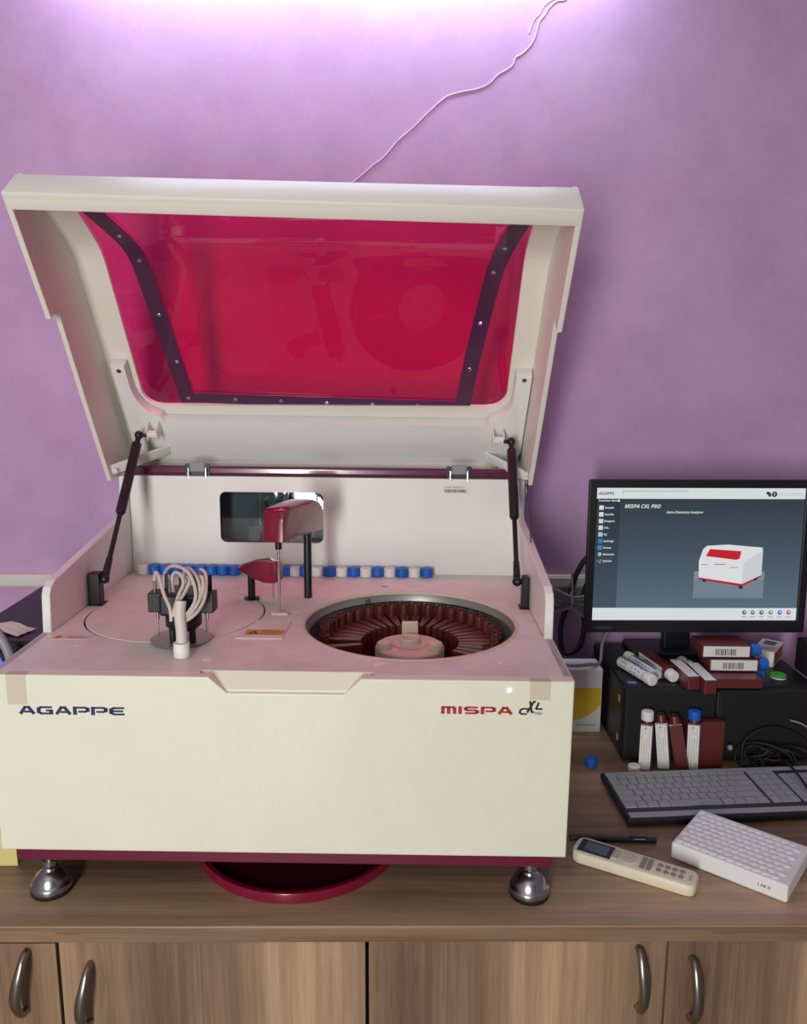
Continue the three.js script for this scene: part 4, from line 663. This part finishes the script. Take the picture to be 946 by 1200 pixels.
{ // remote control
  const t = thing('remote_control', 'cream air-conditioner remote control with dark display', 'remote', [0.4, CT, -1.2335], -0.535);
  const L = 0.205, W = 0.054, sh = new THREE.Shape(); sh.moveTo(-L / 2 + 0.018, -W / 2); sh.lineTo(L / 2 - 0.016, -W / 2 + 0.003); sh.quadraticCurveTo(L / 2, -W / 2 + 0.004, L / 2, -0.008); sh.lineTo(L / 2, 0.008); sh.quadraticCurveTo(L / 2, W / 2 - 0.004, L / 2 - 0.016, W / 2 - 0.003); sh.lineTo(-L / 2 + 0.018, W / 2); sh.quadraticCurveTo(-L / 2, W / 2, -L / 2, W / 2 - 0.02); sh.lineTo(-L / 2, -W / 2 + 0.02); sh.quadraticCurveTo(-L / 2, -W / 2, -L / 2 + 0.018, -W / 2);
  part(t, 'remote_shell', toCreasedNormals(flat(extr(sh, 0.021, 0.004, 10)), 0.6), S(0xe6dfc4, 0.4));
  const Y = 0.0212;
  part(t, 'display_surround', box(-0.094, -0.037, Y - 0.001, Y + 0.0004, -0.019, 0.019, 0.0006), M.black, 'black display surround');
  part(t, 'display', box(-0.084, -0.044, Y, Y + 0.0008, -0.0135, 0.0135, 0.0003), S(0x3c4650, 0.2), 'dark liquid crystal display');
  const btn = (x, z, w, d, m, r = 0.0012) => part(t, 'button', box(x - w / 2, x + w / 2, Y - 0.0005, Y + 0.0014, z - d / 2, z + d / 2, r), m);
  const gb = S(0xb9b6a8, 0.5), lb = S(0xcfccbe, 0.5), db = S(0x8f8c80, 0.5);
  btn(-0.0305, 0, 0.013, 0.024, gb); part(t, 'button', lathe([[0, 0.0016], [0.0125, 0.0016], [0.0135, 0.0006], [0.0135, -0.0005]], 28).scale(1, 1, 1.2).translate(-0.0085, Y, 0), lb, 'large round light grey button');
  for (let i = 0; i < 2; i++) for (let j = 0; j < 4; j++) btn(0.0155 + i * 0.0105, -0.0135 + j * 0.009, 0.0085, 0.007, db);
  for (let i = 0; i < 4; i++) for (let j = 0; j < 2; j++) { const g = lathe([[0, 0.0014], [0.0042, 0.0014], [0.0048, 0.0006], [0.0048, -0.0005]], 18); const m = part(t, 'button', g, db); m.position.set(0.042 + i * 0.0118, Y, -0.0078 + j * 0.0152); }
  const tt = canvasTex(128, 32, (x, w, h) => { x.fillStyle = '#e2dbc0'; x.fillRect(0, 0, w, h); x.fillStyle = '#4a463c'; x.font = 'bold 26px sans-serif'; x.fillText('VOLTAS', 8, 26); });
  part(t, 'maker_print', new THREE.BoxGeometry(0.0225, 0.0003, 0.0056).rotateY(Math.PI / 2).translate(0.0915, Y - 0.0001, 0), [M.label, M.label, S(0xffffff, 0.5, 0, { map: tt }), M.label, M.label, M.label], 'small dark printed name');
}
{ // marker pen
  const t = thing('marker_pen', 'black marker pen lying behind the remote control', 'pen', [0.388, CT + 0.0052, -1.3205]); t.rotation.y = 0.03; t.rotation.order = 'YXZ'; t.rotation.y = -0.06;
  part(t, 'pen_barrel', [rod([-0.076, 0, 0], [0.02, 0, 0], 0.0048), rod([-0.078, 0, 0], [-0.076, 0, 0], 0.0035, 0.0048)], M.black);
  part(t, 'pen_cap', rod([0.02, 0, 0], [0.076, 0, 0], 0.0052), M.blackSatin);
  part(t, 'pen_clip', [box(0.028, 0.06, 0.0052, 0.0068, -0.0018, 0.0018, 0.0005), box(0.056, 0.06, 0.003, 0.006, -0.0018, 0.0018, 0.0005)], M.black);
  part(t, 'pen_print', box(0.036, 0.056, 0.0028, 0.0045, 0.003, 0.0046, 0.0005), S(0x8d9096, 0.5), 'grey print on the cap');
}
{ // dimpled white foam rack
  const A = 0.7, W = 0.19, D = 0.139, H = 0.031, t = thing('foam_rack', 'white foam block with rows of dimples at the worktop front', 'rack', [0.592, CT, -1.2635], -A);
  t.userData.label = 'white foam rack with rows of raised bumps beside the remote control';
  part(t, 'rack_body', box(-W / 2, W / 2, 0, H, -D / 2, D / 2, 0.0045, 3), M.foam);
  const g = new THREE.SphereGeometry(0.0078, 12, 6, 0, Math.PI * 2, 0, Math.PI / 2).scale(1.05, 0.36, 0.95);
  for (let j = 0; j < 9; j++) for (let i = 0; i < 12; i++) { const x = -W / 2 + 0.0095 + i * 0.0142 + (j % 2) * 0.0071, z = -D / 2 + 0.0117 + j * 0.0142; if (x > W / 2 - 0.008) continue; const m = part(t, 'bump', g, M.foam); m.position.set(x, H - 0.0006, z); }
  const tt = canvasTex(128, 48, (x, w, h) => { x.fillStyle = '#efefed'; x.fillRect(0, 0, w, h); x.fillStyle = '#333'; x.font = 'bold 34px sans-serif'; x.fillText('I AB II', 10, 36); });
  part(t, 'rack_marking', new THREE.BoxGeometry(0.026, 0.01, 0.0004).translate(0.06, 0.016, D / 2 + 0.0001), [M.foam, M.foam, M.foam, M.foam, S(0xffffff, 0.7, 0, { map: tt }), M.foam], 'small dark stamped marking');
}
{ // cables
  const b = thing('cable_bundle', 'grey cable tied in a bundle behind the monitor edge', 'cable', [0.415, 1.04, -1.86]);
  for (let i = 0; i < 7; i++) { const y = -0.038 + i * 0.011; part(b, 'strand', tube([[-0.09, y * 0.9 + 0.02 + rr(-0.006, 0.006), rr(-0.01, 0.01)], [-0.05, y + 0.008, rr(-0.008, 0.008)], [0, y * 0.45, rr(-0.006, 0.006)], [0.05, y * 1.0 - 0.012, rr(-0.008, 0.008)], [0.11, y * 1.2 - 0.016 + rr(-0.006, 0.006), rr(-0.01, 0.01)]], 0.0032, 24, 8), i % 3 ? S(0x77777a, 0.5) : S(0x95959a, 0.5)); }
  part(b, 'bundle_tie', [new THREE.TorusGeometry(0.021, 0.003, 8, 24).rotateY(Math.PI / 2).scale(1, 1, 0.7), rod([0, 0.02, 0.012], [-0.004, 0.075, 0.01], 0.0028)], M.grey);
  b.rotation.z = 0;
  single('power_cable', tube([[0.5, 1.16, -1.88], [0.455, 1.145, -1.88], [0.43, 1.1, -1.885], [0.415, 1.02, -1.9], [0.4, 0.96, -1.9], [0.41, 0.9, -1.885], [0.44, 0.915, -1.88], [0.455, 0.97, -1.89], [0.45, 1.03, -1.9], [0.47, 1.09, -1.9], [0.52, 1.12, -1.9]], 0.0062, 90, 10), M.rubber, 'thick black power cable looping behind the monitor', 'cable');
  single('power_cable', tube([[0.52, 1.135, -1.833], [0.47, 1.12, -1.833], [0.447, 1.08, -1.833], [0.452, 1.03, -1.833]], 0.005, 40, 10), M.rubber, 'short black cable arching over the tied grey bundle', 'cable');
  single('signal_cable', tube([[0.5, 0.99, -1.82], [0.484, 0.95, -1.82], [0.475, 0.91, -1.8], [0.44, 0.925 - 0.005, -1.76], [0.39, 0.918, -1.76], [0.33, 0.93, -1.78]], 0.0038, 50, 8), M.grey, 'thin grey cable sagging above the yellow printed carton', 'cable');
  // black tangle before the computer
  const t = thing('cable_tangle', 'tangle of thin black cords heaped before the desktop computer', 'cable', [0.79, CT, -1.588]);
  for (let i = 0; i < 7; i++) { const pts = []; const cxx = rr(-0.03, 0.05), r = rr(0.025, 0.06), h = rr(0.008, 0.05); for (let j = 0; j < 9; j++) { const a = j / 9 * 6.283 + i; pts.push([cxx + Math.cos(a) * r, 0.0026 + Math.max(0, (Math.sin(a) * 0.5 + 0.5) * h + rr(-0.003, 0.003)), Math.sin(a * 2 + i) * 0.015]); } part(t, 'cord_loop', tube(pts, 0.0022, 60, 6, true), M.rubber); }
  part(t, 'cord_tie', [ball([-0.085, 0.045, -0.004], 0.006), ball([0.085, 0.042, 0.006], 0.008)], M.grey, 'grey cord plug');
  part(t, 'cord_loop', tube([[-0.06, 0.01, 0], [-0.05, 0.06, -0.012], [0, 0.085, -0.016], [0.06, 0.07, -0.016], [0.1, 0.03, -0.01]], 0.0022, 40, 6), M.rubber);
  part(t, 'cord_loop', tube([[0.045, 0.1, -0.018], [0.07, 0.092, -0.018], [0.11, 0.06, -0.016], [0.14, 0.02, -0.01]], 0.0022, 30, 6), M.grey);
  single('black_cord', tube([[0.8, CT + 0.01, -1.585], [0.806, CT + 0.03, -1.56], [0.806, CT + 0.0340, -1.52], [0.803, CT + 0.0315, -1.47], [0.797, CT + 0.0295, -1.43], [0.795, CT + 0.02, -1.39], [0.81, CT + 0.004, -1.36], [0.9, CT + 0.004, -1.35]], 0.0026, 70, 8), M.rubber, 'black cord lying across the keyboard', 'cord');
  single('black_cord', tube([[0.88, CT + 0.0305, -1.5], [0.835, CT + 0.0320, -1.48], [0.822, CT + 0.0310, -1.455], [0.83, CT + 0.0300, -1.43], [0.86, CT + 0.0290, -1.41], [0.92, CT + 0.0285, -1.4]], 0.0026, 50, 8), M.rubber, 'short loop of black cord curling over the number keys', 'cord');
}
renderer.render(scene, camera);
